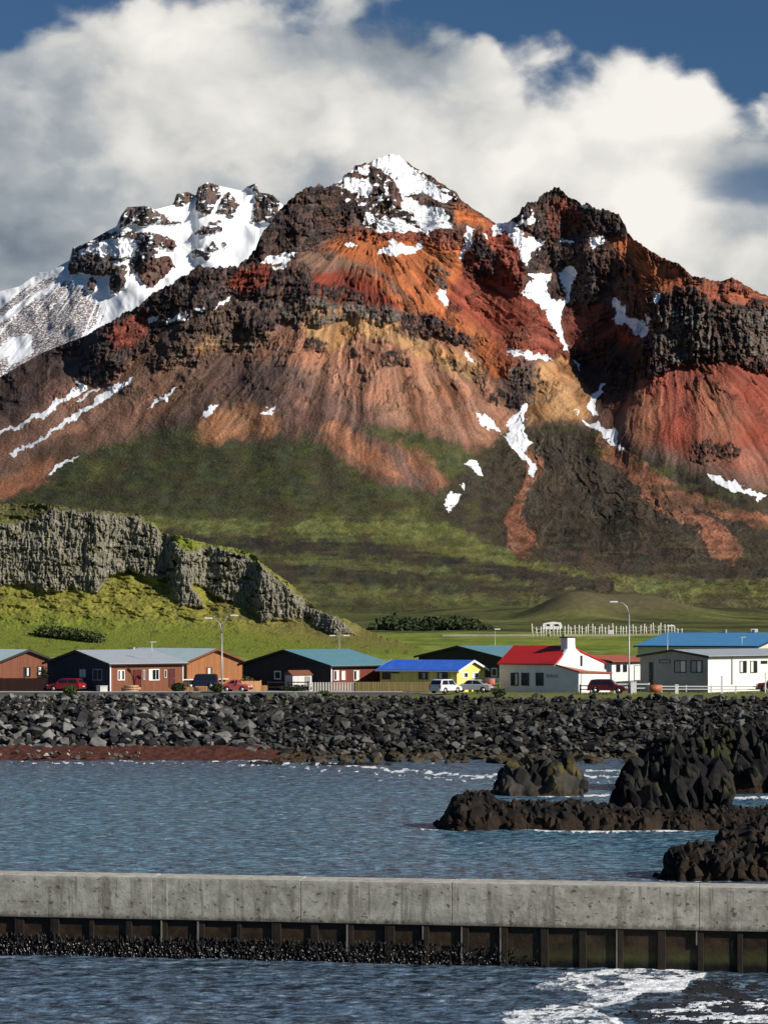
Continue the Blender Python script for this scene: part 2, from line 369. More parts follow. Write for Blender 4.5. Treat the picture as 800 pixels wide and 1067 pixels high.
green = (0.070, 0.074, 0.034); dgreen = (0.040, 0.043, 0.026); olive = (0.135, 0.145, 0.045); dslope = (0.052, 0.044, 0.033); scar = (0.27, 0.115, 0.07)
B.col[:] = brown
B.region(purple, pz('p', [(-300, 300), (270, 260), (250, 340), (180, 395), (60, 470), (-300, 640)]), 20)
B.region((0.33, 0.165, 0.105), pz('z5', [(-60, 0), (150, -60), (420, -80), (660, 0), (730, 130), (790, 240), (770, 350), (640, 300), (500, 270), (380, 235), (180, 200), (30, 150)]), 10)
B.region(purple, pz('z5', [(-200, 60), (60, 20), (200, 120), (330, 190), (420, 235), (260, 215), (120, 180), (-200, 190)]), 14, .85)
B.region(orange, pz('z2', [(180, 330), (240, 290), (330, 280), (500, 285), (630, 320), (650, 430), (740, 480), (740, 600), (790, 711), (720, 720), (640, 600), (540, 530), (440, 510), (380, 470), (320, 400), (240, 370)]), 5)
B.region(orange, pz('z2', [(600, 180), (735, 245), (800, 280), (800, 330), (700, 260), (610, 240)]), 4)
B.region(dred, pz('z2', [(170, 400), (250, 383), (340, 415), (440, 505), (330, 500), (230, 485), (160, 470)]), 5)
B.region(gryrock, pz('z2', [(300, 365), (360, 375), (460, 470), (470, 500), (400, 440)]), 5, .8)
B.region((0.17, 0.10, 0.07), pz('z2', [(130, 330), (230, 330), (310, 380), (240, 395), (150, 380)]), 5)
B.region(red, pz('z3', [(-60, 150), (0, 190), (50, 300), (40, 370), (110, 420), (150, 500), (190, 560), (230, 660), (110, 570), (0, 540), (-80, 480), (-200, 400)]), 5)
B.region((0.30, 0.08, 0.045), pz('z2', [(640, 420), (800, 440), (800, 711), (740, 680), (700, 560)]), 6, .7)
B.region((0.15, 0.045, 0.032), pz('z3', [(170, 400), (300, 400), (400, 500), (380, 540), (260, 520), (190, 560), (160, 480)]), 5)
B.region(dred, pz('z3', [(250, 480), (320, 450), (400, 500), (380, 520), (280, 515)]), 4)
B.region(orange, pz('z3', [(300, 200), (380, 205), (480, 265), (545, 290), (560, 330), (500, 350), (450, 375), (390, 370), (330, 290)]), 5)
B.region((0.30, 0.10, 0.055), pz('z3', [(480, 330), (700, 330), (800, 380), (1100, 400), (1100, 470), (800, 430), (700, 400), (620, 400), (560, 390)]), 5)
B.region(red, pz('z3', [(420, 650), (490, 600), (600, 575), (740, 590), (1200, 600), (1200, 1300), (800, 940), (650, 900), (400, 820), (330, 711)]), 8)
B.region((0.27, 0.13, 0.075), pz('z6', [(330, 110), (400, 60), (480, 120), (440, 240), (380, 240), (320, 190)]), 14, .7)
B.region((0.30, 0.15, 0.09), pz('z6', [(560, 60), (640, 40), (720, 160), (690, 240), (600, 220)]), 16, .6)
B.region((0.20, 0.10, 0.07), pz('z6', [(560, 240), (800, 260), (900, 400), (740, 370), (560, 310)]), 12, .6)
B.region(tan, pz('z6', [(85, 5), (160, -30), (240, 60), (265, 130), (220, 180), (130, 175), (60, 180), (55, 120)]), 6)
B.region((0.30, 0.15, 0.08), pz('z6', [(120, 0), (250, 60), (270, 140), (230, 150)]), 6, .6)
B.region((0.20, 0.11, 0.07), pz('z5', [(-900, 60), (-300, 20), (-60, 100), (-10, 190), (-260, 250), (-500, 330), (-900, 420)]), 20, .7)
B.region(tan, pz('z2', [(130, 560), (190, 490), (330, 510), (430, 560), (470, 600), (560, 620), (650, 650), (700, 715), (640, 730), (500, 660), (420, 620), (300, 590), (240, 640), (170, 620)]), 4)
B.region((0.062, 0.046, 0.046), pz('z4', [(-500, 260), (0, 70), (130, 0), (250, -60), (300, 60), (250, 110), (120, 190), (0, 250), (-500, 420)]), 14, .8)
B.region((0.070, 0.052, 0.048), pz('z4', [(560, 200), (620, 130), (760, 60), (860, 80), (800, 170), (690, 180), (600, 240), (400, 290), (330, 300)]), 12, .7)
# green foot
gp = [(-300, 600), (-60, 560)] + pz('z4', [(0, 475), (70, 460), (130, 440), (190, 370), (250, 335), (330, 310), (430, 275), (600, 250), (640, 290), (800, 300)]) + pz('z5', [(100, 285), (200, 300), (240, 335), (300, 390), (400, 430), (470, 440), (540, 455), (590, 420), (470, 330), (330, 270), (300, 250), (420, 250), (560, 290), (660, 330), (720, 310)]) + pz('z6', [(-20, 200), (60, 200), (180, 180), (250, 215), (300, 235), (380, 270), (560, 330), (700, 375), (1200, 470)]) + [(1000, 720), (-300, 720)]
gw = B.region(green, gp, 5)
B.region(dgreen, pz('p', [(-300, 560), (60, 470), (180, 445), (330, 455), (400, 520), (330, 540), (250, 545), (120, 535), (-300, 600)]), 26, .7)
B.region(dslope, [(500, 470), (560, 440)] + pz('z6', [(60, 200), (180, 180), (250, 215), (300, 235), (380, 270), (560, 330), (700, 375), (1200, 470)]) + [(960, 650), (760, 622), (640, 600), (560, 588), (480, 560), (455, 530), (470, 500)], 9)
B.region((0.16, 0.085, 0.055), pz('z5', [(170, 240), (260, 225), (330, 290), (420, 350), (465, 425), (400, 430), (340, 400), (260, 360), (200, 300)]), 4)
B.region(salmon, pz('z5', [(190, 245), (250, 235), (320, 290), (410, 350), (440, 410), (380, 400), (300, 350), (230, 300)]), 3, .8)
B.region(salmon, pz('z5', [(420, 290), (500, 310), (560, 380), (590, 420), (545, 445), (500, 410), (450, 360)]), 4, .45)
B.region((0.30, 0.15, 0.08), pz('z4', [(600, 245), (680, 195), (740, 185), (860, 200), (860, 270), (740, 285), (640, 305), (600, 290)]), 6)
B.region(salmon, pz('z4', [(-200, 500), (0, 420), (100, 360), (160, 345), (180, 370), (130, 430), (60, 455), (-200, 540)]), 6, .8)
B.region(dslope, pz('p', [(-300, 545), (130, 556), (270, 566), (400, 573), (470, 580), (560, 598), (640, 615), (560, 618), (420, 606), (300, 600), (150, 590), (-300, 600)]), 7, .8)
B.region(olive, pz('p', [(400, 545), (440, 535), (480, 550), (520, 572), (600, 597), (690, 608), (960, 615), (960, 625), (700, 620), (600, 612), (500, 585), (430, 572), (250, 562), (200, 556), (300, 560), (390, 564)]), 4, .8)
B.region(olive, pz('p', [(-200, 625), (200, 600), (400, 612), (500, 624), (960, 628), (960, 700), (-200, 700)]), 6, .5)
B.region(olive, pz('z5', [(430, 520), (480, 510), (540, 560), (540, 585), (460, 560)]), 6, .6)
B.region(olive, pz('z4', [(240, 370), (330, 350), (370, 400), (280, 430)]), 10, .4)
def band(pts, half, c, k=1.0, soft=.45, seed=0):
    global_ = np.full(B.PX.shape, 1e9)
    yy = np.interp(B.wx, [p[0] for p in pts], [p[1] for p in pts]); n_ = fbm(B.PX / 40 + seed, B.PY / 5, 4, 240 + seed, .6)
    t = np.abs(B.wy - yy) / half + n_ * 1.1; w_ = (1 - sstep(t, 1 - soft, 1 + soft)) * k * (B.PX > pts[0][0]) * (B.PX < pts[-1][0]); w_ = w_[..., None]
    B.col = B.col * (1 - w_) + np.array(c) * w_
band([(-100, 545), (120, 548), (270, 552), (360, 548), (430, 552), (520, 578), (600, 604), (700, 614), (900, 616)], 9, (0.15, 0.16, 0.05), .9, seed=1)
band([(-100, 560), (150, 560), (280, 566), (400, 574), (480, 588), (560, 602), (640, 612)], 7, (0.040, 0.034, 0.030), .95, seed=2)
band([(200, 578), (330, 584), (420, 592), (500, 604), (600, 618)], 5, (0.13, 0.14, 0.05), .8, seed=3)
band([(240, 596), (340, 598), (430, 604), (520, 614), (640, 622)], 7, (0.050, 0.046, 0.034), .85, seed=4)
band([(300, 616), (420, 620), (560, 628), (760, 628), (950, 630)], 6, (0.15, 0.15, 0.055), .7, seed=5)
band([(330, 632), (480, 636), (960, 640)], 5, (0.06, 0.06, 0.03), .7, seed=6)
sc = ridge(B.PX / 9 + fbm(B.PX / 12, B.PY / 12, 3, 76) * 1.5, B.PY / 20, 4, 77, .62)
for q, k in [([(60, 255), (110, 300), (105, 330), (55, 400), (35, 470), (80, 530), (92, 560), (55, 605), (10, 575), (0, 470), (40, 380), (65, 320)], 1.0),
             ([(280, 225), (400, 290), (520, 370), (600, 410), (760, 460), (900, 500), (900, 530), (760, 500), (620, 450), (570, 440), (570, 460), (650, 490), (720, 560), (700, 612), (620, 580), (590, 500), (500, 465), (430, 410), (370, 340), (290, 280)], .95)]:
    d = sdf(pz('z6', q), B.wx + 3 * sc, B.wy, 12); w = sstep(d + sc * 5 - 1.0, -1.2, 1.6) * (d > -9) * k * (0.6 + 0.4 * sstep(sc, -.1, .5))
    B.col = B.col * (1 - w[..., None]) + np.array(scar) * w[..., None]; B.G -= w * 1.5
# rocks
D_, Gk = dkrock, gryrock
rdr = (0.20, 0.065, 0.045)
for z, c, poly, pr in [
    ('z2', D_, [(-10, 290), (75, 180), (120, 140), (170, 118), (225, 120), (285, 140), (300, 200), (290, 250), (230, 285), (150, 325), (60, 350), (-10, 345)], 10),
    ('z2', D_, [(195, 135), (285, 140), (295, 200), (285, 245), (230, 275), (195, 270), (190, 200)], 14),
    ('z2', D_, [(240, 120), (310, 55), (345, 70), (385, 90), (410, 130), (415, 175), (480, 215), (470, 245), (400, 225), (330, 240), (290, 200), (285, 140)], 7),
    ('z2', rdr, [(240, 255), (330, 262), (420, 275), (500, 275), (600, 262), (642, 270), (625, 330), (560, 325), (500, 300), (420, 305), (330, 295), (270, 300)], 5),
    ('z2', D_, [(470, 145), (560, 120), (605, 150), (625, 175), (605, 185), (540, 160)], 3), ('z2', D_, [(500, 175), (560, 185), (600, 215), (605, 248), (560, 240), (520, 195)], 4),
    ('z2', rdr, [(640, 285), (690, 252), (740, 315), (790, 350), (800, 440), (740, 410), (700, 425), (640, 405), (622, 350)], 12),
    ('z2', D_, [(650, 300), (690, 275), (730, 330), (740, 400), (690, 415), (645, 400)], 6),
    ('z2', Gk, [(520, 390), (560, 368), (590, 400), (580, 450), (545, 440)], 5),
    ('z2', D_, [(-40, 410), (60, 385), (110, 360), (160, 385), (175, 440), (240, 430), (330, 460), (330, 495), (180, 470), (80, 485), (-40, 480)], 8),
    ('z2', Gk, [(-60, 500), (20, 480), (80, 478), (180, 468), (230, 488), (330, 498), (430, 515), (430, 555), (380, 560), (350, 550), (250, 540), (190, 565), (130, 560), (70, 545), (-60, 600)], 9),
    ('z2', D_, [(430, 520), (540, 525), (600, 565), (650, 600), (655, 640), (620, 620), (560, 600), (530, 590), (480, 610), (440, 570)], 9),
    ('z2', D_, [(140, 610), (180, 590), (212, 620), (205, 642), (150, 638)], 5), ('z2', D_, [(370, 650), (420, 640), (462, 660), (468, 695), (430, 690), (380, 685)], 4), ('z2', D_, [(580, 670), (610, 668), (640, 700), (600, 705)], 4), ('z2', D_, [(330, 640), (350, 640), (355, 665), (335, 660)], 3),
    ('z2', D_, [(290, 620), (305, 620), (310, 655), (295, 650)], 3), ('z2', D_, [(545, 670), (560, 672), (562, 700), (548, 698)], 3),
    ('z1', D_, [(830, 290), (735, 340), (640, 345), (600, 370), (530, 392), (470, 425), (430, 465), (345, 512), (310, 560), (250, 640), (255, 720), (330, 715), (400, 650), (470, 600), (480, 560), (560, 520), (640, 490), (720, 440), (830, 410)], 11),
    ('z1', (0.12, 0.085, 0.065), [(550, 570), (600, 520), (640, 490), (700, 465), (745, 500), (725, 560), (690, 620), (640, 650), (560, 655), (480, 680), (455, 645)], 9),
    ('z1', (0.17, 0.12, 0.085), [(690, 600), (760, 560), (830, 520), (840, 590), (740, 620)], 6),
    ('z1', D_, [(720, 540), (800, 450), (860, 450), (850, 540), (760, 570)], 6),
    ('z3', D_, [(-5, 170), (30, 125), (50, 92), (90, 78), (150, 40), (180, 62), (220, 84), (340, 122), (368, 190), (340, 210), (300, 190), (250, 200), (270, 250), (262, 330), (300, 400), (230, 410), (190, 400), (205, 310), (160, 290), (60, 310), (40, 290), (70, 260), (110, 210), (60, 180)], 12),
    ('z3', rdr, [(120, 90), (180, 80), (230, 130), (200, 190), (140, 200), (110, 150)], 2), ('z3', D_, [(225, 110), (340, 125), (365, 185), (330, 200), (260, 170)], 5), ('z3', D_, [(180, 290), (262, 240), (275, 330), (290, 395), (230, 410), (190, 400)], 8),
    ('z3', (0.09, 0.05, 0.04), [(290, 195), (340, 245), (380, 300), (400, 360), (455, 405), (440, 455), (380, 445), (330, 400), (290, 345), (265, 270)], 9),
    ('z3', (0.12, 0.05, 0.035), [(480, 270), (530, 275), (560, 310), (600, 330), (560, 345), (530, 310)], 3),
    ('z3', D_, [(430, 415), (480, 370), (560, 345), (640, 400), (700, 412), (760, 392), (830, 400), (1000, 420), (1150, 470), (1150, 640), (960, 600), (830, 630), (740, 605), (680, 575), (600, 590), (500, 600), (440, 645), (395, 620), (405, 520), (440, 490)], 20),
    ('z3', Gk, [(440, 440), (520, 400), (600, 420), (640, 500), (600, 560), (520, 590), (450, 560)], 5), ('z3', Gk, [(690, 430), (800, 410), (860, 560), (740, 590), (700, 540)], 5),
    ('z3', rdr, [(650, 330), (690, 322), (735, 345), (750, 375), (690, 365), (655, 365)], 4),
    ('z3', D_, [(108, 330), (150, 318), (168, 380), (142, 402), (115, 372)], 5),
    ('z3', rdr, [(0, 485), (60, 470), (105, 530), (60, 560), (0, 540)], 5), ('z3', Gk, [(0, 600), (60, 590), (92, 640), (80, 720), (15, 720)], 6), ('z3', rdr, [(-40, 250), (20, 290), (60, 340), (30, 370), (-40, 330)], 5),
    ('z3', rdr, [(200, 540), (240, 500), (300, 520), (290, 570), (220, 600)], 4),
    ('z6', D_, [(25, 50), (90, 20), (100, 60), (60, 110), (42, 170), (15, 120)], 5), ('z6', (0.05, 0.035, 0.03), [(560, 250), (620, 232), (660, 250), (690, 238), (722, 260), (712, 292), (640, 290), (600, 312), (565, 292)], 5),
    ('z5', D_, [(690, 150), (740, 130), (800, 160), (800, 200), (770, 190), (730, 180)], 4)]:
    B.rocks(c, pz(z, poly), pr)
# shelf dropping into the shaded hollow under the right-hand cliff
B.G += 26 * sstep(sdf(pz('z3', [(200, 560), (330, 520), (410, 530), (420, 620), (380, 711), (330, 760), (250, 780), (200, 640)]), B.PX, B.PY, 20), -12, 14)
B.region((0.05, 0.03, 0.026), pz('z3', [(190, 560), (300, 520), (420, 530), (420, 620), (370, 700), (300, 740), (240, 680)]), 6, .8)  # black shadow in the hollow painted into the rock colour
# red rock colours inside the left ridge
B.region((0.19, 0.055, 0.04), pz('z1', [(330, 540), (400, 500), (450, 500), (460, 560), (420, 595), (350, 600)]), 4)
B.region((0.19, 0.045, 0.03), pz('z1', [(690, 400), (740, 360), (830, 335), (830, 400), (750, 425)]), 4)
B.region(tan, pz('z1', [(600, 600), (640, 570), (680, 560), (670, 610), (620, 625)]), 4, .6)
# large relief: (px -> nearer / farther), fading towards the foot
Gx = np.interp(B.PX, [-200, 0, 150, 250, 320, 400, 470, 530, 560, 600, 640, 665, 700, 760, 800, 960],
               [260, 140, 55, 14, 0, 20, 52, 84, 98, 98, 70, 40, 28, 36, 60, 220])
kk = 31; ker = np.hanning(kk); ker /= ker.sum()
row = np.convolve(np.pad(Gx[0], kk // 2, 'edge'), ker, 'valid'); Gx = np.repeat(row[None], B.rows, 0)
hf = sstep(B.PY, 640, 470)
B.G += Gx * (0.25 + 0.75 * hf) * sstep(B.PY, 648, 560)
u1, r1 = ringcoord(B, 385, 225, 90); u2, r2 = ringcoord(B, 690, 300, 90); u3, r3 = ringcoord(B, 560, 395, 90)
u3 = u3 + fbm(B.PX / 34, B.PY / 26, 4, 230, .6) * 24; u1 = u1 + fbm(B.PX / 40, B.PY / 40, 3, 231) * 3.5; u2 = u2 + fbm(B.PX / 40, B.PY / 40, 3, 232) * 4.5
w2 = sstep(B.PX, 590, 640) * (1 - sstep(B.PY - (B.PX - 560) * .42, 440, 470)); w3 = sstep(B.PX, 480, 560) * sstep(B.PY - (B.PX - 560) * .42, 420, 460) * (1 - w2); w1 = (1 - w2) * (1 - w3)
scree = (1 - B.rock) * sstep(B.PY, 640, 560)
damp = 1 - w1 * (1 - sstep(r1, 20, 75)) - w2 * (1 - sstep(r2, 20, 90)) - w3 * (1 - sstep(r3, 10, 45))
def gul(a, b, o, s): return damp * ( w1 * ridge(u1 / a, r1 / b, o, s) + w2 * ridge(u2 / a, r2 / b, o, s) + w3 * ridge(u3 / a, r3 / b, o, s))
gl = gul(12, 130, 4, 80); gl2 = gul(3.2, 60, 3, 90)
kd = w3 * (1 - sstep(B.PY, 600, 640))
scree = scree * (1 - .75 * gw * w1)
B.G += -gl * scree * (3.2 + 3.0 * kd + 1.0 * sstep(B.PY, 560, 480)) - gl2 * scree * (0.8 + .6 * kd)
wig = ridge(B.PX / 22 + fbm(B.PX / 30, B.PY / 30, 2, 7), B.PY / 26, 4, 120)
B.G -= scree * gw * wig * (2.4 + 2.2 * w3)
B.G += fbm(B.PX / 70, B.PY / 70, 3, 130) * 22 * sstep(B.PY, 630, 500)
B.G -= scree * fbm(B.PX / 7, B.PY / 7, 3, 135) * 1.3
rk = B.rock * sstep(B.PY, 640, 560)
cln = ridge(B.PX / 7.0 + fbm(B.PX / 20, B.PY / 20, 2, 71) * 1.2, B.PY / 20, 4, 140, 0.6); cl2 = ridge(B.PX / 17, B.PY / 19, 4, 150, 0.6); stp = ridge(B.PX / 30, B.PY / 6.5, 3, 155)
cl3 = ridge(B.PX / 3.2, B.PY / 8, 3, 145, .7)
rc = sdf(pz('z3', [(380, 400), (560, 330), (1150, 450), (1150, 640), (380, 650)]), B.PX, B.PY, 10) > 0
B.G -= rk * rc * (ridge(B.PX / 11, B.PY / 60, 3, 158, .6) * 8)
B.G -= rk * (cln * 4.2 + cl3 * 1.5 + cl2 * 4.6 + stp * 1.6 + fbm(B.PX / 36, B.PY / 30, 3, 160) * 9)
B.G -= sstep(B.PY, 440, 380) * (1 - B.rock) * sstep(fbm(B.PX / 14, B.PY / 14, 4, 165), 0.0, .5) * 3
ribn = w1 * ridge(u1 / 9, r1 / 34, 4, 220, .6) + w2 * ridge(u2 / 9, r2 / 34, 4, 221, .6) + w3 * ridge(u3 / 8, r3 / 30, 4, 222, .6)
zone = sstep(B.PY, 470, 380) * (1 - B.rock) * (1 - gw) * sstep(fbm(B.PX / 30, B.PY / 22, 3, 225), -.12, .2)
rib = zone * sstep(ribn, .28, .62)
B.G -= rib * (2.5 + 3 * cl3); B.rock = np.maximum(B.rock, rib * .8)
dkc = B.col * .42 + np.array((.012, .010, .010)); B.col = B.col * (1 - (rib * .75)[..., None]) + dkc * (rib * .75)[..., None]
rv = np.clip(1 + fbm(B.PX / 5, B.PY / 12, 4, 226, .65) * 1.3, .45, 2.0); B.col *= (1 + (rv - 1) * B.rock)[..., None]
strat = np.clip(1 + fbm(B.PX / 55, (B.PY + B.PX * .06 + fbm(B.PX / 50, B.PY / 50, 2, 261) * 8) / 3.2, 3, 260, .6) * 1.5, .5, 1.7); B.col *= (1 + (strat - 1) * B.rock * .8)[..., None]
B.G -= B.rock * (strat - 1) * 1.6
und = (sstep(fbm(B.PX / 9, B.PY / 7, 4, 227, .6), .05, .35) * B.rock * .55 * (rc * 0 + 1))[..., None]
B.col = B.col * (1 - und) + np.array((0.21, 0.115, 0.075)) * und
# colour streaks down the screes, and mottling
stc = w1 * fbm(u1 / 2.6, r1 / 80, 4, 170) + w2 * fbm(u2 / 2.6, r2 / 80, 4, 171) + w3 * fbm(u3 / 2.6, r3 / 50, 4, 172)
stw = w1 * fbm(u1 / 9, r1 / 150, 3, 180) + w2 * fbm(u2 / 9, r2 / 150, 3, 181) + w3 * fbm(u3 / 7, r3 / 70, 3, 182)
sg_ = (1 - .7 * gw * w1) * damp; k = np.clip(1 + (stc * 0.8 + stw * 0.85) * (1 - B.rock) * sg_ + fbm(B.PX / 12, B.PY / 6, 5, 185, .6) * .8 * gw, 0.35, 1.9)
B.col *= k[..., None]
warmth = 1 + (fbm(B.PX / 30, B.PY / 20, 3, 190) * 0.35)[..., None] * np.array([0.5, -0.1, -0.5]); B.col *= warmth
w = (sstep(fbm(B.PX / 22, B.PY / 9, 4, 195), 0.02, 0.35) * gw * (1 - w3) * .65)[..., None]
B.col = B.col * (1 - w) + np.array((0.075, 0.085, 0.026)) * w
lf = (sstep(stw + .5 * stc, 0.05, 0.35) * sstep(B.PX, 330, 150) * (1 - gw) * (1 - B.rock) * sstep(B.PY, 360, 410) * .5)[..., None]
B.col = B.col * (1 - lf) + np.array((0.24, 0.125, 0.09)) * lf
hb = fbm(B.PX / 70 + B.PY / 90, B.PY / 4.5, 4, 197, .6); hz_ = sstep(B.PY, 545, 580)
w = (sstep(hb, .02, .3) * hz_ * .35)[..., None]; B.col = B.col * (1 - w) + np.array((0.030, 0.032, 0.018)) * w
w = (sstep(-hb, .1, .35) * hz_ * .25)[..., None]; B.col = B.col * (1 - w) + np.array((0.16, 0.165, 0.050)) * w
w = (sstep(fbm(u3 / 5, r3 / 45, 4, 198), .0, .3) * w3 * gw * .6)[..., None]; B.col = B.col * (1 - w) + np.array((0.115, 0.075, 0.05)) * w
w = (sstep(fbm(B.PX / 45, B.PY / 14, 4, 196), 0.05, 0.3) * gw * .6)[..., None]
B.col = B.col * (1 - w) + np.array((0.060, 0.046, 0.030)) * w
B.col = np.clip(B.col * 1.12, 0.004, 0.8)
# snow
for z, polys in {
    'z2': [[(340, 58), (372, 40), (405, 26), (430, 36), (470, 70), (525, 120), (570, 150), (600, 172), (560, 178), (500, 155), (440, 152), (412, 112), (380, 80)], [(440, 150), (500, 185), (560, 205), (585, 225), (545, 258), (525, 282), (505, 258), (470, 218), (440, 192)],
           [(365, 240), (400, 222), (440, 238), (500, 262), (520, 280), (440, 272), (360, 264)], [(240, 128), (270, 100), (300, 112), (315, 128), (300, 150), (255, 135)], [(310, 75), (335, 65), (332, 90), (318, 95)], [(330, 110), (352, 125), (340, 160), (310, 162), (300, 140)], [(320, 220), (350, 213), (368, 242), (330, 248)],
           [(370, 325), (400, 320), (403, 293), (425, 312), (480, 318), (500, 298), (502, 325), (470, 337), (420, 337), (370, 347)], [(555, 455), (570, 443), (582, 480), (582, 508), (560, 480)], [(265, 304), (282, 302), (300, 318), (280, 320)],
           [(640, 265), (667, 260), (647, 310), (625, 357), (618, 352), (633, 300)], [(690, 275), (700, 273), (712, 302), (697, 297)], [(708, 255), (740, 242), (765, 240), (800, 235), (800, 335), (780, 300), (760, 272), (735, 287)],
           [(45, 380), (90, 350), (102, 358), (50, 390)], [(0, 365), (60, 343), (115, 333), (112, 343), (20, 377)], [(640, 643), (655, 648), (664, 677), (645, 667)], [(770, 633), (800, 630), (820, 645), (800, 652), (775, 650)],
           [(480, 225), (560, 235), (600, 250), (560, 262), (520, 262)]],
    'z1': [[(453, 503), (492, 493), (480, 512), (456, 524)], [(503, 513), (577, 488), (572, 504), (525, 522)], [(600, 480), (632, 470), (625, 482), (603, 490)], [(650, 478), (720, 438), (728, 440), (690, 467)], [(570, 512), (592, 498), (598, 500), (575, 514)]],
    'z3': [[(-8, 168), (30, 163), (47, 200), (72, 205), (112, 208), (72, 247), (50, 282), (35, 262), (20, 232), (8, 200)], [(15, 150), (80, 138), (72, 162), (18, 160)],
           [(55, 310), (135, 313), (117, 345), (132, 390), (160, 398), (183, 370), (152, 340), (157, 303), (185, 293), (206, 308), (192, 380), (163, 420), (158, 470), (177, 530), (190, 562), (170, 547), (138, 480), (108, 420), (78, 397), (33, 370), (60, 350), (75, 330)],
           [(253, 195), (292, 198), (282, 222), (258, 237)], [(165, 195), (207, 215), (197, 222), (165, 207)], [(323, 388), (347, 398), (372, 448), (410, 458), (437, 485), (405, 514), (383, 482), (358, 462), (343, 472), (323, 450)],
           [(443, 373), (467, 380), (457, 402), (443, 394)], [(-8, 545), (60, 553), (120, 563), (140, 580), (60, 572), (-8, 560)], [(198, 578), (217, 590), (222, 612), (208, 602)], [(248, 690), (290, 653), (297, 660), (264, 711), (250, 713)], [(414, 438), (437, 450), (427, 467)], [(220, 95), (242, 100), (225, 112)]],
    'z6': [[(38, 118), (57, 123), (42, 180), (47, 200), (72, 250), (52, 265), (82, 300), (77, 352), (64, 347), (66, 310), (38, 282), (13, 252), (-5, 232), (-5, 180), (28, 150)], [(222, 163), (250, 183), (275, 173), (300, 203), (325, 193), (342, 215), (327, 250), (280, 212), (230, 187)],
           [(252, 88), (272, 93), (274, 152), (256, 160), (248, 120)], [(325, 243), (358, 260), (347, 268)], [(603, 337), (640, 347), (740, 383), (790, 405), (780, 415), (700, 391), (618, 360)], [(203, 138), (217, 150), (210, 157)]],
    'z5': [[(670, 210), (692, 213), (732, 250), (747, 272), (715, 260), (688, 240)], [(757, 272), (800, 300), (797, 337)], [(638, 360), (665, 351), (682, 370), (687, 400), (665, 387)], [(573, 475), (590, 458), (620, 463), (602, 497), (573, 497)], [(573, 503), (607, 498), (582, 514)], [(18, 190), (42, 181), (47, 195), (23, 200)], [(6, 212), (25, 199), (47, 205), (40, 218)], [(618, 431), (634, 430), (632, 442)]],
    'z4': [[(-200, 340), (0, 263), (60, 243), (140, 198), (200, 158), (250, 113), (272, 125), (255, 142), (215, 167), (160, 207), (80, 242), (0, 274), (-200, 352)], [(30, 334), (100, 299), (170, 254), (240, 204), (300, 164), (350, 124), (407, 103), (390, 122), (330, 162), (270, 202), (180, 263), (110, 301), (40, 339)],
           [(453, 190), (490, 168), (530, 133), (552, 130), (510, 164), (470, 190)], [(623, 218), (650, 188), (680, 182), (650, 212)], [(148, 404), (175, 368), (242, 343), (200, 370), (160, 402)], [(250, 160), (310, 125), (300, 140), (235, 175)]]}.items():
    for p in polys: B.snowp(pz(z, p))
B.snow = np.maximum(B.snow, np.where(sdf(pz('z2', [(235, 125), (310, 55), (420, 120), (420, 170), (500, 250), (330, 260), (280, 200)]), B.PX, B.PY, 4) > 0, fbm(B.PX / 7, B.PY / 5, 4, 200) * 2.0 - 0.35, -1))
B.snow = np.maximum(B.snow, np.where(sdf(pz('z2', [(560, 130), (600, 150), (625, 180), (540, 165), (470, 80), (500, 80)]), B.PX, B.PY, 4) > 0, fbm(B.PX / 6, B.PY / 4, 4, 205) * 2.0 - 0.1, -1))
B.snow = np.maximum(B.snow, np.where(sdf(pz('z3', [(0, 170), (60, 90), (120, 200), (60, 300), (20, 260)]), B.PX, B.PY, 4) > 0, fbm(B.PX / 6, B.PY / 6, 4, 210) * 2.0 - 0.5, -1))
# snow lies smoother than the rock under it
def slopeB(s):
    return np.interp(s.PY, [160, 250, 350, 420, 480, 530, 560, 590, 620, 646], [.75, .70, .65, .62, .50, .36, .27, .20, .15, .11])
B.build('mountain', slopeB, even=.38)
# ------------------------------------------------------------------ basalt knoll on the left
skyK = [(-200, 512)] + pz('k', [(0, 50), (60, 48), (110, 52), (200, 62), (290, 72), (320, 88), (335, 108), (360, 116), (380, 118), (420, 130), (480, 140), (530, 155), (560, 185), (610, 220), (660, 270), (690, 283), (720, 290), (760, 310), (800, 328), (840, 338), (880, 350)])
pxK = np.arange(-190, 441, 0.6)
fk = np.interp(pxK, [a for a, b in skyK], [b for a, b in skyK])
fk = fk + perlin(pxK / 5, pxK * 0 + .4, 63) * 1.0 + perlin(pxK / 2, pxK * 0 + .4, 64) * .8
K = Layer(pxK, list(zip(pxK, fk)), 682.0, 330, 390.0, warp=1.6, seed=23)
K.brk = .25; K.col[:] = (0.18, 0.215, 0.035)
K.region((0.26, 0.235, 0.05), pz('p', [(-200, 600), (400, 600), (420, 670), (330, 668), (240, 655), (150, 645), (60, 640), (-200, 640)]), 10, .8)
K.region((0.17, 0.14, 0.055), pz('k', [(560, 200), (900, 330), (900, 350), (720, 345), (640, 330), (520, 300), (430, 270)]), 10, .7)
K.region((0.10, 0.095, 0.04), pz('k', [(-300, 30), (100, 40), (280, 60), (320, 90), (200, 80), (60, 85), (-300, 100)]), 4)
mott = fbm(K.PX / 10, K.PY / 4, 5, 300, .6)
w = (sstep(mott, .05, .4) * .6 * sstep(K.PY, 660, 640))[..., None]; K.col = K.col * (1 - w) + np.array((0.075, 0.075, 0.03)) * w
w = (sstep(-mott, .1, .4) * .5 * sstep(K.PY, 665, 640))[..., None]; K.col = K.col * (1 - w) + np.array((0.23, 0.20, 0.06)) * w
gk = (0.24, 0.22, 0.175)
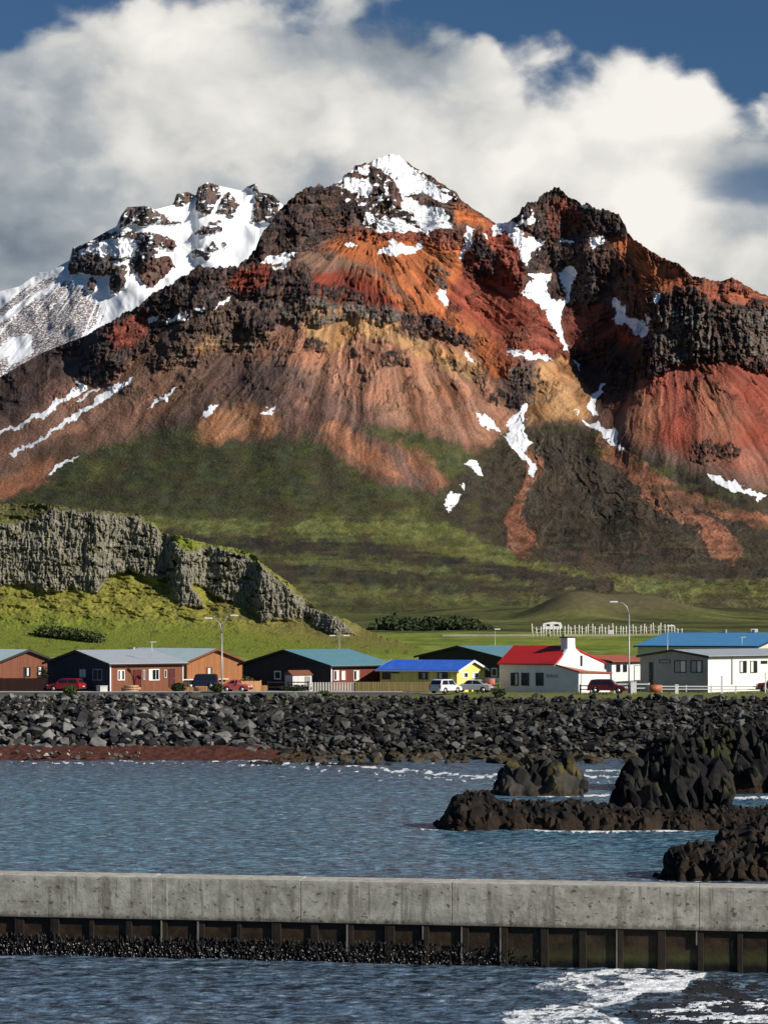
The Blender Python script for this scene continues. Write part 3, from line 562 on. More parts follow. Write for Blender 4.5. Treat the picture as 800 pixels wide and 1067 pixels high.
for poly, pr in [([(-400, 90), (0, 92), (70, 84), (110, 62), (290, 76), (325, 100), (352, 150), (350, 205), (320, 210), (270, 190), (235, 200), (200, 240), (170, 225), (100, 235), (40, 215), (0, 222), (-400, 230)], 8), ([(362, 150), (400, 145), (440, 140), (520, 160), (560, 190), (620, 240), (662, 282), (600, 292), (520, 262), (470, 255), (420, 222), (370, 205)], 5),
                 ([(335, 105), (372, 130), (400, 200), (395, 262), (372, 262), (350, 215)], 0), ([(375, 240), (400, 222), (425, 262), (382, 264)], 3), ([(640, 262), (690, 285), (720, 300), (740, 320), (700, 325), (650, 300)], 2), ([(530, 275), (560, 272), (585, 292), (545, 296)], 2)]:
    K.rocks(gk, pz('k', poly), pr, soft=1.6)
K.cliff = K.cliff * .8
patch = sstep(fbm(K.PX / 11, K.PY / 8, 4, 310, .6), .16, .42)
K.rock *= 1 - patch; w = (patch * .9)[..., None]
K.col = K.col * (1 - w) + np.array((0.115, 0.120, 0.035)) * w
lich = (sstep(fbm(K.PX / 4, K.PY / 6, 4, 320), .0, .35) * K.rock * .6)[..., None]; K.col = K.col * (1 - lich) + np.array((0.33, 0.31, 0.26)) * lich
cr_ = ridge(K.PX / 5.0 + fbm(K.PX / 20, K.PY / 20, 2, 72) * .8, K.PY / 30, 4, 330, .62); cb = ridge(K.PX / 3.0, K.PY / 5, 3, 335, .6); ce_ = ridge(K.PX / 20, K.PY / 13, 3, 337)
K.G -= K.rock * (cr_ * 6.0 + cb * 2.4 + ce_ * 4.0 + fbm(K.PX / 28, K.PY / 28, 3, 340) * 8)
K.G -= (1 - K.rock) * (fbm(K.PX / 26, K.PY / 11, 4, 350) * 16 * sstep(K.PY, 668, 640) + fbm(K.PX / 5, K.PY / 2.5, 4, 351) * 2.6 * sstep(K.PY, 672, 645))
K.G += np.interp(K.PX, [-190, 0, 120, 165, 178, 200, 300, 380, 440], [20, 4, -4, -4, -2, 0, 8, 40, 60]) * sstep(K.PY, 676, 630)
M_KN = terrain_mat('knoll_surface', 5.0, 0.9, 0.5, snow=False)
K.build('hill', lambda s: np.interp(s.PY, [560, 600, 640, 660, 682], [.8, .72, .48, .26, .13]), mat=M_KN, ksm=21)

# ------------------------------------------------------------------ the ground: one sheet from under the sea to the foot of the mountain
gy = np.concatenate([np.array([-400, 0, 120, 170, 190]), np.arange(196, 240, 0.6), np.arange(240, 420, 1.5), np.arange(420, 1500, 5.0), np.array([1600, 2000])])
gp_ = np.concatenate([np.linspace(-2600, -220, 22), np.arange(-200, 1001, 3.0), np.linspace(1020, 3400, 22)])
GY, GPX = np.meshgrid(gy, gp_, indexing='ij')
GXw = (GPX - 400) * np.maximum(GY, 205) / F
zl = np.interp(GY, [-400, 120, 190, 204, 224, 228, 262, 300, 400, 500, 700, 1000, 1300, 1600, 2000], [-6, -4, -2.0, -0.3, 4.7, 4.85, 5.0, 5.6, 7.7, 10.0, 11.6, 15.0, 20.0, 26, 30])
GZ = zl + fbm(GXw / 60, GY / 60, 4, 400) * np.interp(GY, [250, 300, 500, 1000], [0, .15, .5, 2.0]) + fbm(GXw / 6, GY / 6, 3, 405) * .12 * sstep(GY, 255, 290)
def hump(px, Y, wx, wy, h): return h * np.exp(-((GPX - px) / wx) ** 2 - ((GY - Y) / wy) ** 2)
GZ += hump(598, 1000, 48, 70, 12.5) + hump(668, 1060, 60, 60, 11) + hump(505, 1120, 90, 70, 7) + hump(760, 1130, 80, 60, 5) + hump(430, 900, 60, 60, 4)
GPY = HZ - (GZ - CAMH) * F / np.maximum(GY, 100)
gc = np.zeros(GY.shape + (3,)); gc[:] = (0.19, 0.235, 0.038)
def gblend(c, w): 
    global gc
    gc = gc * (1 - w[..., None]) + np.array(c) * w[..., None]
nz = fbm(GXw / 25, GY / 25, 4, 410); nz2 = fbm(GXw / 7, GY / 14, 4, 411)
gblend((0.10, 0.15, 0.028), sstep(nz + nz2 * .5, -.05, .35) * .8)
gblend((0.32, 0.31, 0.075), sstep(nz2 - nz * .5, .1, .4) * .6)
far = sstep(GY + nz * 90, 560, 640)
gblend((0.095, 0.105, 0.034), far)
gblend((0.040, 0.044, 0.020), far * sstep(fbm(GXw / 90, GY / 28, 4, 420), -.05, .25) * .85)
gblend((0.19, 0.18, 0.06), far * sstep(fbm(GXw / 120, GY / 40, 4, 425), .1, .4) * .6)
gblend((0.12, 0.095, 0.055), sstep(hump(598, 1000, 60, 70, 1) + hump(668, 1060, 70, 60, 1), .25, .7) * .7)
gblend((0.055, 0.050, 0.042), sstep(GY, 229, 226)); gblend((0.17, 0.17, 0.085), sstep(GY, 225, 227) * sstep(GY, 262, 240) * .8)
gblend((0.20, 0.195, 0.18), sstep(GY, 240.5, 241.5) * sstep(GY, 262, 255) * sstep(GPX, 480, 470))
gc *= (1 + fbm(GXw / 2.5, GY / 6, 4, 430) * .45 * sstep(GY, 225, 240))[..., None]
GV = np.stack([GXw, GY, GZ], -1)
M_GR = terrain_mat('ground_surface', 5.0, 0.8, 0.25, snow=False)
tag(link('ground', grid_mesh('ground', GV, {'tint': np.concatenate([np.clip(gc, .004, 1), np.ones(GY.shape + (1,))], -1), 'rock': np.zeros(GY.shape)}), M_GR), kind='structure')

def simple(name, col, rough=.8, nscale=None, namp=.4, bstr=0, bdist=.02, metal=0, spec=.3, emit=None, stretch=(1, 1, 1), obj=True):
    m, g, b = new_mat(name)
    b.inputs['Roughness'].default_value = rough; b.inputs['Metallic'].default_value = metal; b.inputs['Specular IOR Level'].default_value = spec
    if nscale:
        v = g.add('ShaderNodeTexCoord').outputs['Object'] if obj else geo_pos(g)
        if stretch != (1, 1, 1): v = g.scl(v, *stretch)
        n = g.noise(v, nscale, 5, .6); f = g.m('ADD', 1 - namp * .5 * 1.0, g.m('MULTIPLY', g.m('SUBTRACT', n, .5), namp * 2.2)); f = g.m('ADD', f, namp * .5)
        g.put(b.inputs['Base Color'], g.mix(1.0, col + (1.0,), g.vec(f, f, f), 'MULTIPLY'))
        if bstr: bump(g, b, n, bstr, bdist)
    else: b.inputs['Base Color'].default_value = col + (1,)
    return m
def boxes(name, bs, mat, parent=None, bevel=0):
    """list of (x0,x1,y0,y1,z0,z1) boxes -> one mesh object"""
    vs, fs = [], []
    for x0, x1, y0, y1, z0, z1 in bs:
        i = len(vs); vs += [(x0, y0, z0), (x1, y0, z0), (x1, y1, z0), (x0, y1, z0), (x0, y0, z1), (x1, y0, z1), (x1, y1, z1), (x0, y1, z1)]
        fs += [tuple(i + k for k in f) for f in ((0, 3, 2, 1), (4, 5, 6, 7), (0, 1, 5, 4), (1, 2, 6, 5), (2, 3, 7, 6), (3, 0, 4, 7))]
    me = bpy.data.meshes.new(name); me.from_pydata(vs, [], fs); me.update()
    o = link(name, me, mat, parent)
    if bevel: md = o.modifiers.new('b', 'BEVEL'); md.width = bevel; md.segments = 2
    return o
def polymesh(name, vs, fs, mat, parent=None, smooth=False):
    me = bpy.data.meshes.new(name); me.from_pydata(vs, [], fs); me.update()
    bm = bmesh.new(); bm.from_mesh(me); bmesh.ops.recalc_face_normals(bm, faces=bm.faces); bm.to_mesh(me); bm.free()
    if smooth: me.polygons.foreach_set('use_smooth', [True] * len(me.polygons))
    return link(name, me, mat, parent)
def tube_geo(path, rad, n=8):
    """returns verts, faces of a swept tube; rad may be a list"""
    vs, fs = [], []; P = [Vector(p) for p in path]; rad = rad if isinstance(rad, (list, tuple)) else [rad] * len(P)
    for i, p in enumerate(P):
        d = (P[min(i + 1, len(P) - 1)] - P[max(i - 1, 0)]).normalized()
        a = d.orthogonal().normalized() if i == 0 else (a - d * a.dot(d)).normalized(); b = d.cross(a)
        for k in range(n):
            t = 2 * math.pi * k / n; vs.append(tuple(p + (a * math.cos(t) + b * math.sin(t)) * rad[i]))
    for i in range(len(P) - 1):
        for k in range(n): fs.append((i * n + k, i * n + (k + 1) % n, (i + 1) * n + (k + 1) % n, (i + 1) * n + k))
    fs.append(tuple(range(n))[::-1]); fs.append(tuple((len(P) - 1) * n + k for k in range(n)))
    return vs, fs
def tube(name, path, rad, mat, parent=None, n=8):
    vs, fs = tube_geo(path, rad, n); return polymesh(name, vs, fs, mat, parent, True)
def at(px, py, Yd): return Vector(((px - 400) * Yd / F, Yd, CAMH + (HZ - py) * Yd / F))
def on_plane(px, py, z): Yd = F * (CAMH - z) / (py - HZ); return Vector(((px - 400) * Yd / F, Yd, z))

# road and pavement
m_road = simple('asphalt', (0.085, 0.085, 0.085), .9, .8, .5, .3, .01, obj=False)
def ribbon(name, x0, x1, y0, y1, z, mat, n=60, thick=.12):
    vs, fs = [], []
    for i in range(n + 1):
        x = x0 + (x1 - x0) * i / n
        vs += [(x, y0, z - thick), (x, y0, z), (x, y1, z), (x, y1, z - thick)]
    for i in range(n):
        a = i * 4; b = a + 4
        fs += [(a, a + 1, b + 1, b), (a + 1, a + 2, b + 2, b + 1), (a + 2, a + 3, b + 3, b + 2)]
    return tag(polymesh(name, vs, fs, mat), kind='structure')
ribbon('road', -160, 4, 229.5, 237.5, 5.06, m_road)
ribbon('pavement', -160, 2, 239.2, 241.0, 5.17, simple('pavement_concrete', (0.42, 0.41, 0.38), .9, 1.5, .3, obj=False), thick=.3)
ribbon('road', -160, 2, 237.9, 239.1, 5.10, simple('gutter_asphalt', (0.05, 0.05, 0.05), .9, 1.5, .3, obj=False))
ribbon('path', 14, 68, 531, 533.5, 10.62, simple('path_gravel', (0.40, 0.36, 0.28), .9, .5, .4, obj=False), thick=.5)

# ------------------------------------------------------------------ the sea
wy = np.concatenate([np.array([-300, 0, 35, 50, 58]), F * CAMH / np.arange(1087 - 655, 795 - 655, -1.0)[::1], np.array([198, 200, 203, 207, 215])])
wy = np.concatenate([np.array([-300., 0, 35, 50, 58]), F * CAMH / np.arange(436, 134, -0.5)])
wx = np.concatenate([np.linspace(-3000, -60, 14), np.arange(-40, 841, 1.1), np.linspace(860, 3800, 14)])
WY, WPX = np.meshgrid(wy, wx, indexing='ij'); WX = (WPX - 400) * np.maximum(WY, 60) / F
near = sstep(WY, 56, 62) * sstep(np.abs(WPX - 400), 620, 430)
WPY = HZ + F * CAMH / np.maximum(WY, 20)
chop = ridge(WX / 1.7 + fbm(WX / 4, WY / 4, 2, 500), WY / 1.05, 3, 501) * .045 + fbm(WX / 5, WY / 3.0, 3, 505) * .10 + fbm(WX / .6, WY / .5, 2, 507) * .03
WZ = chop * near
foam = np.full(WX.shape, -1.0)
def fadd(poly, k=.06, lo=.12, nz=1.0):
    global foam
    n = (fbm(WX / .9, WY / 1.1, 5, 510, .65) * .7 + ridge(WX / 2.2 + fbm(WX / 2, WY / 2, 2, 512), WY / 1.6, 4, 511, .6) * .42 - .12) * nz; w = sdf(poly, WPX + n * 8, WPY + n * 4, 25)
    foam = np.maximum(foam, np.clip(w * k, -1, lo) + n * .55)
fadd(pz('w7', [(80, 435), (200, 400), (330, 380), (430, 392), (470, 385), (560, 384), (615, 393), (600, 418), (560, 420), (545, 448), (470, 458), (410, 462), (365, 490), (300, 500), (255, 510), (300, 545), (380, 570), (0, 570), (-20, 520), (60, 512), (200, 505), (290, 470), (200, 450), (90, 445)]), .05, .02)
fadd(pz('w7', [(330, 428), (550, 405), (615, 393), (600, 418), (560, 420), (545, 450), (470, 460), (410, 464), (365, 492), (300, 503), (250, 503), (340, 470), (380, 445)]), .10, .22, .9)
fadd(pz('w7', [(60, 520), (240, 505), (330, 540), (390, 575), (-40, 575)]), .08, .10, 1)
fadd(pz('w7', [(440, 505), (680, 480), (860, 480), (860, 560), (600, 560), (420, 540)]), .06, .10)
# surf along the shore and round the skerries
shore = 787 + 6 * sstep(WPX, 230, 300) + 14 * sstep(WPX, 300, 520) + fbm(WPX / 30, WPX * 0, 3, 515) * 4
b_ = WPY - shore
n5 = fbm(WPX / 9, WPY / 2.2, 4, 520, .65)
foam = np.maximum(foam, 0.18 - np.abs(b_ - 2) * .16 + n5 * .9)
foam = np.maximum(foam, 0.0 - np.abs(b_ - 8) * .07 + n5 * .9 - .10)
for (a, c, y0) in [(440, 660, 864), (560, 720, 866), (690, 800, 832), (560, 650, 829), (610, 645, 803), (690, 830, 918), (450, 520, 862)]:
    dd = np.maximum(np.maximum(a - WPX, WPX - c), 0) * .1 + np.abs(WPY - y0) * .28
    foam = np.maximum(foam, .30 - dd + n5 * .8)
foam = np.maximum(foam, (fbm(WPX / 26, WPY / 3.5, 4, 530, .6) - .47 - .25 * sstep(WPY, 850, 900)) * .8)
depth = sstep(WPY, 790, 830) * sstep(WPY, 935, 890)
m, g, b = new_mat('sea_water')
pos = geo_pos(g)
na = g.noise(g.scl(pos, 1, 1.3, 1), 1.1, 4, .6, .3); nb = g.noise(g.scl(pos, 1, 1.1, 1), 4.0, 4, .6, .2); nc = g.noise(g.scl(pos, 1, 2.0, 1), .25, 3, .5)
hgt = g.m('ADD', g.m('ADD', g.m('MULTIPLY', na, 1.0), g.m('MULTIPLY', nb, .35)), g.m('MULTIPLY', g.noise(g.scl(pos, .7, 1.5, 1), .45, 3, .5, .3), 2.0))
fo = g.ss(g.m('ADD', attr(g, 'foam'), g.m('MULTIPLY', g.m('SUBTRACT', g.noise(pos, 5.0, 4, .65), .5), .30)), -.02, .14)
teal = g.mix(attr(g, 'depth'), (0.080, 0.120, 0.170, 1), (0.085, 0.185, 0.255, 1))
teal = g.mix(g.m('MULTIPLY', g.ss(nc, .4, .7), .6), teal, (0.070, 0.135, 0.215, 1))
cr2 = g.noise(g.scl(pos, .8, 1.6, 1), 1.5, 5, .68, .5)
cf = g.m('ADD', .16, g.m('MULTIPLY', g.ss(cr2, .36, .64), 1.6)); teal = g.mix(1.0, teal, g.vec(cf, cf, cf), 'MULTIPLY')  # light and dark of the ripples painted into the water colour
teal = g.mix(g.m('MULTIPLY', g.ss(cr2, .58, .70), .6), teal, (0.36, 0.44, 0.50, 1))
g.put(b.inputs['Base Color'], g.mix(fo, teal, (0.80, 0.83, 0.85, 1)))
g.put(b.inputs['Roughness'], g.m('ADD', .16, g.m('MULTIPLY', fo, .7)))
b.inputs['IOR'].default_value = 1.33; b.inputs['Specular IOR Level'].default_value = .42
bump(g, b, g.m('ADD', hgt, g.m('MULTIPLY', fo, .5)), 1.0, .24)
M_SEA = m
tag(link('water', grid_mesh('water', np.stack([WX, WY, WZ], -1), {'foam': foam, 'depth': depth}), M_SEA), kind='structure')

# black gravel beach in the near right corner
by = np.arange(58, 84, .16); bx = np.arange(3, 20, .16)
BY, BX = np.meshgrid(by, bx, indexing='ij'); BPX = 400 + BX * F / BY; BPY = HZ + F * CAMH / BY
d = sdf(pz('w7', [(275, 503), (365, 490), (412, 464), (470, 458), (548, 448), (570, 424), (620, 405), (1200, 415), (1200, 900), (500, 800), (385, 562)]), BPX, BPY, 60)
BZ = np.clip(d * .02, -.35, .0) + (ridge(BX / .35, BY / .5, 3, 540) * .05 + fbm(BX / 1.5, BY / 1.5, 3, 541) * .06) * sstep(d, -4, 6)
wet = simple('wet_black_gravel', (0.018, 0.018, 0.022), .35, 5.0, .9, .8, .06, spec=.5, obj=False)
tag(link('beach', grid_mesh('beach', np.stack([BX, BY, BZ], -1), {}, smooth=False), wet), kind='structure')

rbp = random.Random(31); PEB = []
for _ in range(1500):
    x = rbp.uniform(5, 16); y = rbp.uniform(59, 80); j = int(np.argmin(np.abs(bx - x))); i = int(np.argmin(np.abs(by - y)))
    if BZ[i, j] > -.03: PEB.append((rbp.uniform(.02, .07), x, y, float(BZ[i, j]) + .02))
# ------------------------------------------------------------------ boulders
def hull(n, seed, flat=.8, jag=.25, bev=.045):
    r = random.Random(seed); bm = bmesh.new()
    for _ in range(n):
        v = Vector((r.gauss(0, 1), r.gauss(0, 1), r.gauss(0, 1))).normalized() * (1 - jag * r.random())
        bm.verts.new((v.x * r.uniform(.85, 1.1), v.y, v.z * flat))
    res = bmesh.ops.convex_hull(bm, input=bm.verts)
    kill = list({e for e in res['geom_interior'] + res['geom_unused'] if isinstance(e, bmesh.types.BMVert)})
    bmesh.ops.delete(bm, geom=kill, context='VERTS')
    if bev: bmesh.ops.bevel(bm, geom=list(bm.edges), offset=bev, segments=1, affect='EDGES', profile=.5)
    vs = [tuple(v.co) for v in bm.verts]; bm.verts.index_update(); fs = [tuple(v.index for v in f.verts) for f in bm.faces]; bm.free()
    return vs, fs
def hull_sharp(seed):
    vs, fs = hull(random.Random(seed).choice([15, 19, 24]), seed, 1.15, .2, .04); return vs, fs
HULLS = [hull(random.Random(k).choice([9, 11, 13, 16]), 100 + k, .78) for k in range(16)]
def rock_mat(name, c0, c1, sc=1.2, moss=None, rough=.85, zweed=None, xdark=False):
    m, g, b = new_mat(name); pos = geo_pos(g)
    n = g.noise(pos, sc, 6, .65); n2 = g.noise(pos, sc * 6, 4, .6)
    rnd = g.add('ShaderNodeNewGeometry').outputs['Random Per Island']; orr = g.add('ShaderNodeObjectInfo').outputs['Random']
    f = g.m('ADD', g.m('MULTIPLY', g.m('FRACT', g.m('ADD', rnd, orr)), .65), g.m('MULTIPLY', n, .55))
    col = g.mix(g.m('POWER', g.ss(f, .15, 1.05), 2.1), c0 + (1.0,), c1 + (1.0,))
    if xdark:
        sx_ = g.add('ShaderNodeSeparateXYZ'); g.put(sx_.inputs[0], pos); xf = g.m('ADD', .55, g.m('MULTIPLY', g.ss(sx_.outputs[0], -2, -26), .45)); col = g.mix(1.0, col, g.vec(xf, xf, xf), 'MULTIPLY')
    if moss: col = g.mix(g.m('MULTIPLY', g.ss(g.noise(pos, .45, 5, .6), .52, .66), moss[3]), col, moss[:3] + (1.0,))
    if zweed:
        z = g.add('ShaderNodeSeparateXYZ'); g.put(z.inputs[0], pos)
        t = g.m('ADD', z.outputs[2], g.m('MULTIPLY', g.m('SUBTRACT', n, .5), 1.6))
        w_ = g.m('SUBTRACT', 1.0, g.ss(t, zweed[3] - .25, zweed[3] + .35))
        col = g.mix(g.m('MULTIPLY', w_, g.ss(n2, .35, .6)), col, zweed[:3] + (1.0,))
    g.put(b.inputs['Base Color'], col); b.inputs['Roughness'].default_value = rough; b.inputs['Specular IOR Level'].default_value = .2
    bump(g, b, g.m('ADD', n, g.m('MULTIPLY', n2, .4)), .7, .12)
    return m
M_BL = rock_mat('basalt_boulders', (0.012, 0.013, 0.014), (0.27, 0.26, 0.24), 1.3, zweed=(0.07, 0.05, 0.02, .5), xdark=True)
rb = random.Random(5)
hm = []
for k, (vs, fs) in enumerate(HULLS):
    me = bpy.data.meshes.new('boulder'); me.from_pydata(vs, [], fs); me.update(); me.materials.append(M_BL); hm.append(me)
cand = []
def crest(px): return 226.5 - 1.5 * sstep(np.array(px), 350, 560)
Yb = 198.0
for row in range(52):
    Yr = 202.5 + row * .5
    s0 = 1.05
    for i in range(600):
        X_ = -46 + i * 0.56 + rb.uniform(-.4, .4)
        if X_ > 44: break
        Yy = Yr + rb.uniform(-.45, .45); pxx = 400 + X_ * F / Yy
        if Yy > crest(pxx): continue
        lowcut = 205.5 if pxx < 250 else (203.2 if pxx < 330 else 200.5)
        if Yy < lowcut + rb.random() * 1.2: continue
        zz = np.interp(Yy, [204, 224, 228], [-0.2, 4.75, 5.0])
        s = rb.choice([.2, .24, .28, .32, .36, .4, .45, .5, .56, .66, .8, 1.0]) * (1.0 if Yy < 218 else .72) * (1.0 if X_ < -12 else .82)
        if rb.random() < .35: continue
        cand.append((s, X_, Yy, float(zz) + s * .18 + rb.uniform(0, .25)))
# lowest rocks standing in the water on the right half
for i in range(90):
    X_ = rb.uniform(-10, 40); Yy = rb.uniform(196, 203); s = rb.choice([.4, .5, .6, .8, 1.0]); cand.append((s, X_, Yy, .1))
cand.sort(key=lambda c: -c[0] / c[2])
vis = [c for c in cand if -20 < 400 + c[1] * F / c[2] < 820]
big = [c for c in vis if 0 < 400 + c[1] * F / c[2] < 800][:295]; bset = set(big); rest = [c for c in cand if c not in bset]
for (s, x, y, z) in big:
    o = bpy.data.objects.new('boulder', rb.choice(hm)); COL.objects.link(o)
    o.location = (x, y, z); o.scale = (s * rb.uniform(.85, 1.3), s * rb.uniform(.85, 1.2), s * rb.uniform(.7, 1.05)); o.rotation_euler = (rb.uniform(-.6, .6), rb.uniform(-.6, .6), rb.uniform(0, 6.3))
    tag(o, 'large angular dark grey boulder piled in the bank between the sea and the road', 'boulder', 'boulders of the shore bank')
def merge_hulls(name, items, mat, hulls=HULLS, seed=1, tilt=.7):
    r = random.Random(seed); V, Fc = [], []
    for (s, x, y, z) in items:
        vs, fs = r.choice(hulls); sx, sy, sz = (s if isinstance(s, tuple) else (s * r.uniform(.85, 1.3), s * r.uniform(.85, 1.2), s * r.uniform(.7, 1.05)))
        M = Matrix.Rotation(r.uniform(0, 6.3), 3, 'Z') if not isinstance(s, tuple) else Matrix.Rotation(r.uniform(-.4, .4), 3, 'Z')
        M = Matrix.Rotation(r.uniform(-tilt, tilt), 3, 'X') @ Matrix.Rotation(r.uniform(-tilt, tilt), 3, 'Y') @ M
        i = len(V)
        for v in vs:
            q = M @ Vector((v[0] * sx, v[1] * sy, v[2] * sz)); V.append((q.x + x, q.y + y, q.z + z))
        Fc += [tuple(i + k for k in f) for f in fs]
    me = bpy.data.meshes.new(name); me.from_pydata(V, [], Fc); me.update(); return link(name, me, mat)
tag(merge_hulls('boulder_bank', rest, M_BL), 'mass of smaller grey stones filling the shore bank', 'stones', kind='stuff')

# seaweed and wrack along the foot of the bank on the left
m_weed = simple('brown_seaweed', (0.085, 0.030, 0.018), .6, 2.0, .9, .9, .15, obj=False)
sx = np.arange(-46, -4, .18); sy = np.arange(197.5, 208, .18)
SY, SX = np.meshgrid(sy, sx, indexing='ij'); spx = 400 + SX * F / SY
fade = sstep(spx, 400, 250)
SZ = (SY - 200.5) * .16 * fade + fbm(SX / 1.6, SY / 1.2, 4, 600, .6) * .30 + ridge(SX / .6, SY / .6, 3, 605, .6) * .13 - .45 * (1 - fade) - .5 * sstep(SY, 206.5, 208) - .02
tag(link('seaweed', grid_mesh('seaweed', np.stack([SX, SY, SZ], -1), {}, smooth=False), m_weed), 'reddish brown seaweed heaped along the waterline below the boulders', 'seaweed', kind='stuff')
its = [(rb.uniform(.12, .35), rb.uniform(-45, -22), rb.uniform(200, 206), rb.uniform(.1, .7)) for _ in range(160)]
M_PB = rock_mat('pale_beach_stones', (0.07, 0.06, 0.05), (0.45, 0.42, 0.38), 2.0)
tag(merge_hulls('beach_stones', its, M_PB, seed=4), 'pale and brown cobbles scattered among the seaweed', 'stones', kind='stuff')

# ------------------------------------------------------------------ skerries: craggy outcrops in the water
M_SK = rock_mat('skerry_rock', (0.005, 0.005, 0.006), (0.030, 0.028, 0.026), .9, moss=(0.06, 0.058, 0.014, .5), zweed=(0.045, 0.025, 0.010, 1.0), rough=.9)
M_SK2 = rock_mat('reef_rock', (0.006, 0.005, 0.005), (0.036, 0.029, 0.022), 1.2, moss=(0.045, 0.030, 0.015, .6), zweed=(0.030, 0.018, 0.010, .8))
M_SK3 = rock_mat('lichen_rock', (0.010, 0.010, 0.010), (0.06, 0.055, 0.048), .9, moss=(0.10, 0.075, 0.020, .7), zweed=(0.03, 0.02, 0.012, .4))
HULLS2 = [hull_sharp(300 + k) for k in range(14)]
def outcrop(name, outline, Yb, depth, mat, seed, chunk=(.35, 1.1), dens=1.0, tall=1.0, z0=-.6):
    """outline: list of (px, top_py) across the rock; built as a ridge of craggy rock with its own depth"""
    r = random.Random(seed); pxs = [p[0] for p in outline]; pys = [p[1] for p in outline]
    x0 = (pxs[0] - 400) * Yb / F; x1 = (pxs[-1] - 400) * Yb / F
    nx = max(30, int((x1 - x0) / .11)); ny = max(20, int(depth / .14))
    xs = np.linspace(x0, x1, nx); ts = np.linspace(-1, 1, ny)
    T, XX = np.meshgrid(ts, xs, indexing='ij')
    yc = Yb + depth * .5
    px = 400 + XX * F / yc
    topz = CAMH + (HZ - np.interp(px, pxs, pys)) * yc / F
    ends = sstep(px, pxs[0] - 1, pxs[0] + (pxs[-1] - pxs[0]) * .06) * sstep(px, pxs[-1] + 1, pxs[-1] - (pxs[-1] - pxs[0]) * .06)
    prof = np.clip(1 - np.abs(T) ** 2.6, 0, 1) ** .55
    Zb = z0 + (topz - z0) * prof * np.maximum(ends, .15) * .77
    YY = yc + T * depth * .5 * (0.75 + 0.25 * ends) + fbm(XX / 1.6, Zb / 2.5, 3, seed) * .8
    amp = np.clip((topz - z0) * .12, .15, .7)
    Zb = Zb + (ridge(XX / 1.1, YY / 1.3, 4, seed + 1, .6) * amp * .4 + fbm(XX / 2.5, YY / 2.5, 3, seed + 2) * amp) * prof
    me = grid_mesh(name, np.stack([XX + fbm(YY / 1.2, Zb / 1.0, 3, seed + 5) * .35, YY, Zb], -1), {}, smooth=False)
    me.materials.append(mat)
    # craggy blocks embedded in the surface
    items = []
    n = int(dens * (x1 - x0) * depth * 5.5)
    for _ in range(n):
        i = r.randrange(2, ny - 2); j = r.randrange(1, nx - 1); s = r.uniform(*chunk)
        z = float(Zb[i, j]); 
        if z < z0 + .3 and r.random() < .6: continue
        items.append(((s * r.uniform(.5, 1.0), s * r.uniform(.5, 1.0), s * r.uniform(.7, 1.2) * tall), float(XX[i, j]), float(YY[i, j]), r.uniform(-.2, 1) * max(z, .1) - s * .3 if r.random() < .45 else max(z, -.1) - s * .35))
    o2 = merge_hulls(name, items, mat, HULLS2, seed=seed, tilt=.4)
    bm = bmesh.new(); bm.from_mesh(me); bm.from_mesh(o2.data); bm.to_mesh(me); bm.free()
    bpy.data.objects.remove(o2)
    me.name = name
    return link(name, me)
o = outcrop('rock_reef', [(452, 848), (462, 832), (480, 820), (500, 815), (525, 827), (560, 830), (600, 826), (640, 832), (700, 836), (770, 834), (830, 838)], 131, 4.5, M_SK2, 21, (.15, .5), 2.0)
tag(o, 'long low brown reef with weed at its foot, reaching left from the tall crag', 'rocks')
o = outcrop('sea_boulder', [(518, 800), (526, 792), (545, 786), (565, 784), (575, 779), (590, 778), (598, 788), (609, 800)], 158, 5.0, M_SK3, 22, (.3, 1.0), .9)
tag(o, 'rounded boulder with yellow lichen standing in the water behind the low reef', 'rock')
o = outcrop('rock_crag', [(641, 812), (648, 795), (660, 782), (672, 776), (690, 772), (705, 768), (722, 772), (738, 780), (752, 800), (765, 822)], 133, 5.5, M_SK, 23, (.25, .85), 1.8, 1.5)
tag(o, 'tall dark crag with olive moss patches standing above the low reef', 'rock')
o = outcrop('rock_headland', [(655, 792), (675, 778), (700, 760), (725, 752), (750, 752), (780, 748), (805, 745), (850, 740), (930, 742), (1020, 760)], 160, 9.0, M_SK, 24, (.3, 1.0), 1.2, 1.4)
tag(o, 'big shaded black headland running off the right edge behind the crag', 'rock')
o = outcrop('shore_rock', [(691, 893), (696, 876), (706, 871), (730, 870), (752, 872), (768, 878), (785, 872), (800, 862), (830, 858), (880, 870)], 104.5, 4.2, M_SK2, 25, (.2, .6), 1.8)
tag(o, 'dark wet rock right behind the concrete wall at the right edge', 'rock')
o = outcrop('low_rock', [(745, 868), (770, 850), (800, 846), (830, 850), (860, 866)], 118, 4.0, M_SK2, 26, (.25, .6), 1.5)
tag(o, 'low rubble of dark stones between the reef and the wet rock at the right edge', 'rocks')
o = outcrop('flat_skerry', [(255, 796.5), (275, 793), (298, 795.5)], 194, 2.5, M_SK2, 27, (.2, .4), .5, 1, -.3)
tag(o, 'small flat black skerry awash left of the longer one near the shore', 'rock')
o = outcrop('flat_skerry', [(315, 798), (350, 795), (380, 794.5), (408, 797)], 193, 2.5, M_SK2, 28, (.2, .4), .8, 1, -.3)
tag(o, 'long flat black skerry awash at the foot of the boulder bank', 'rock')

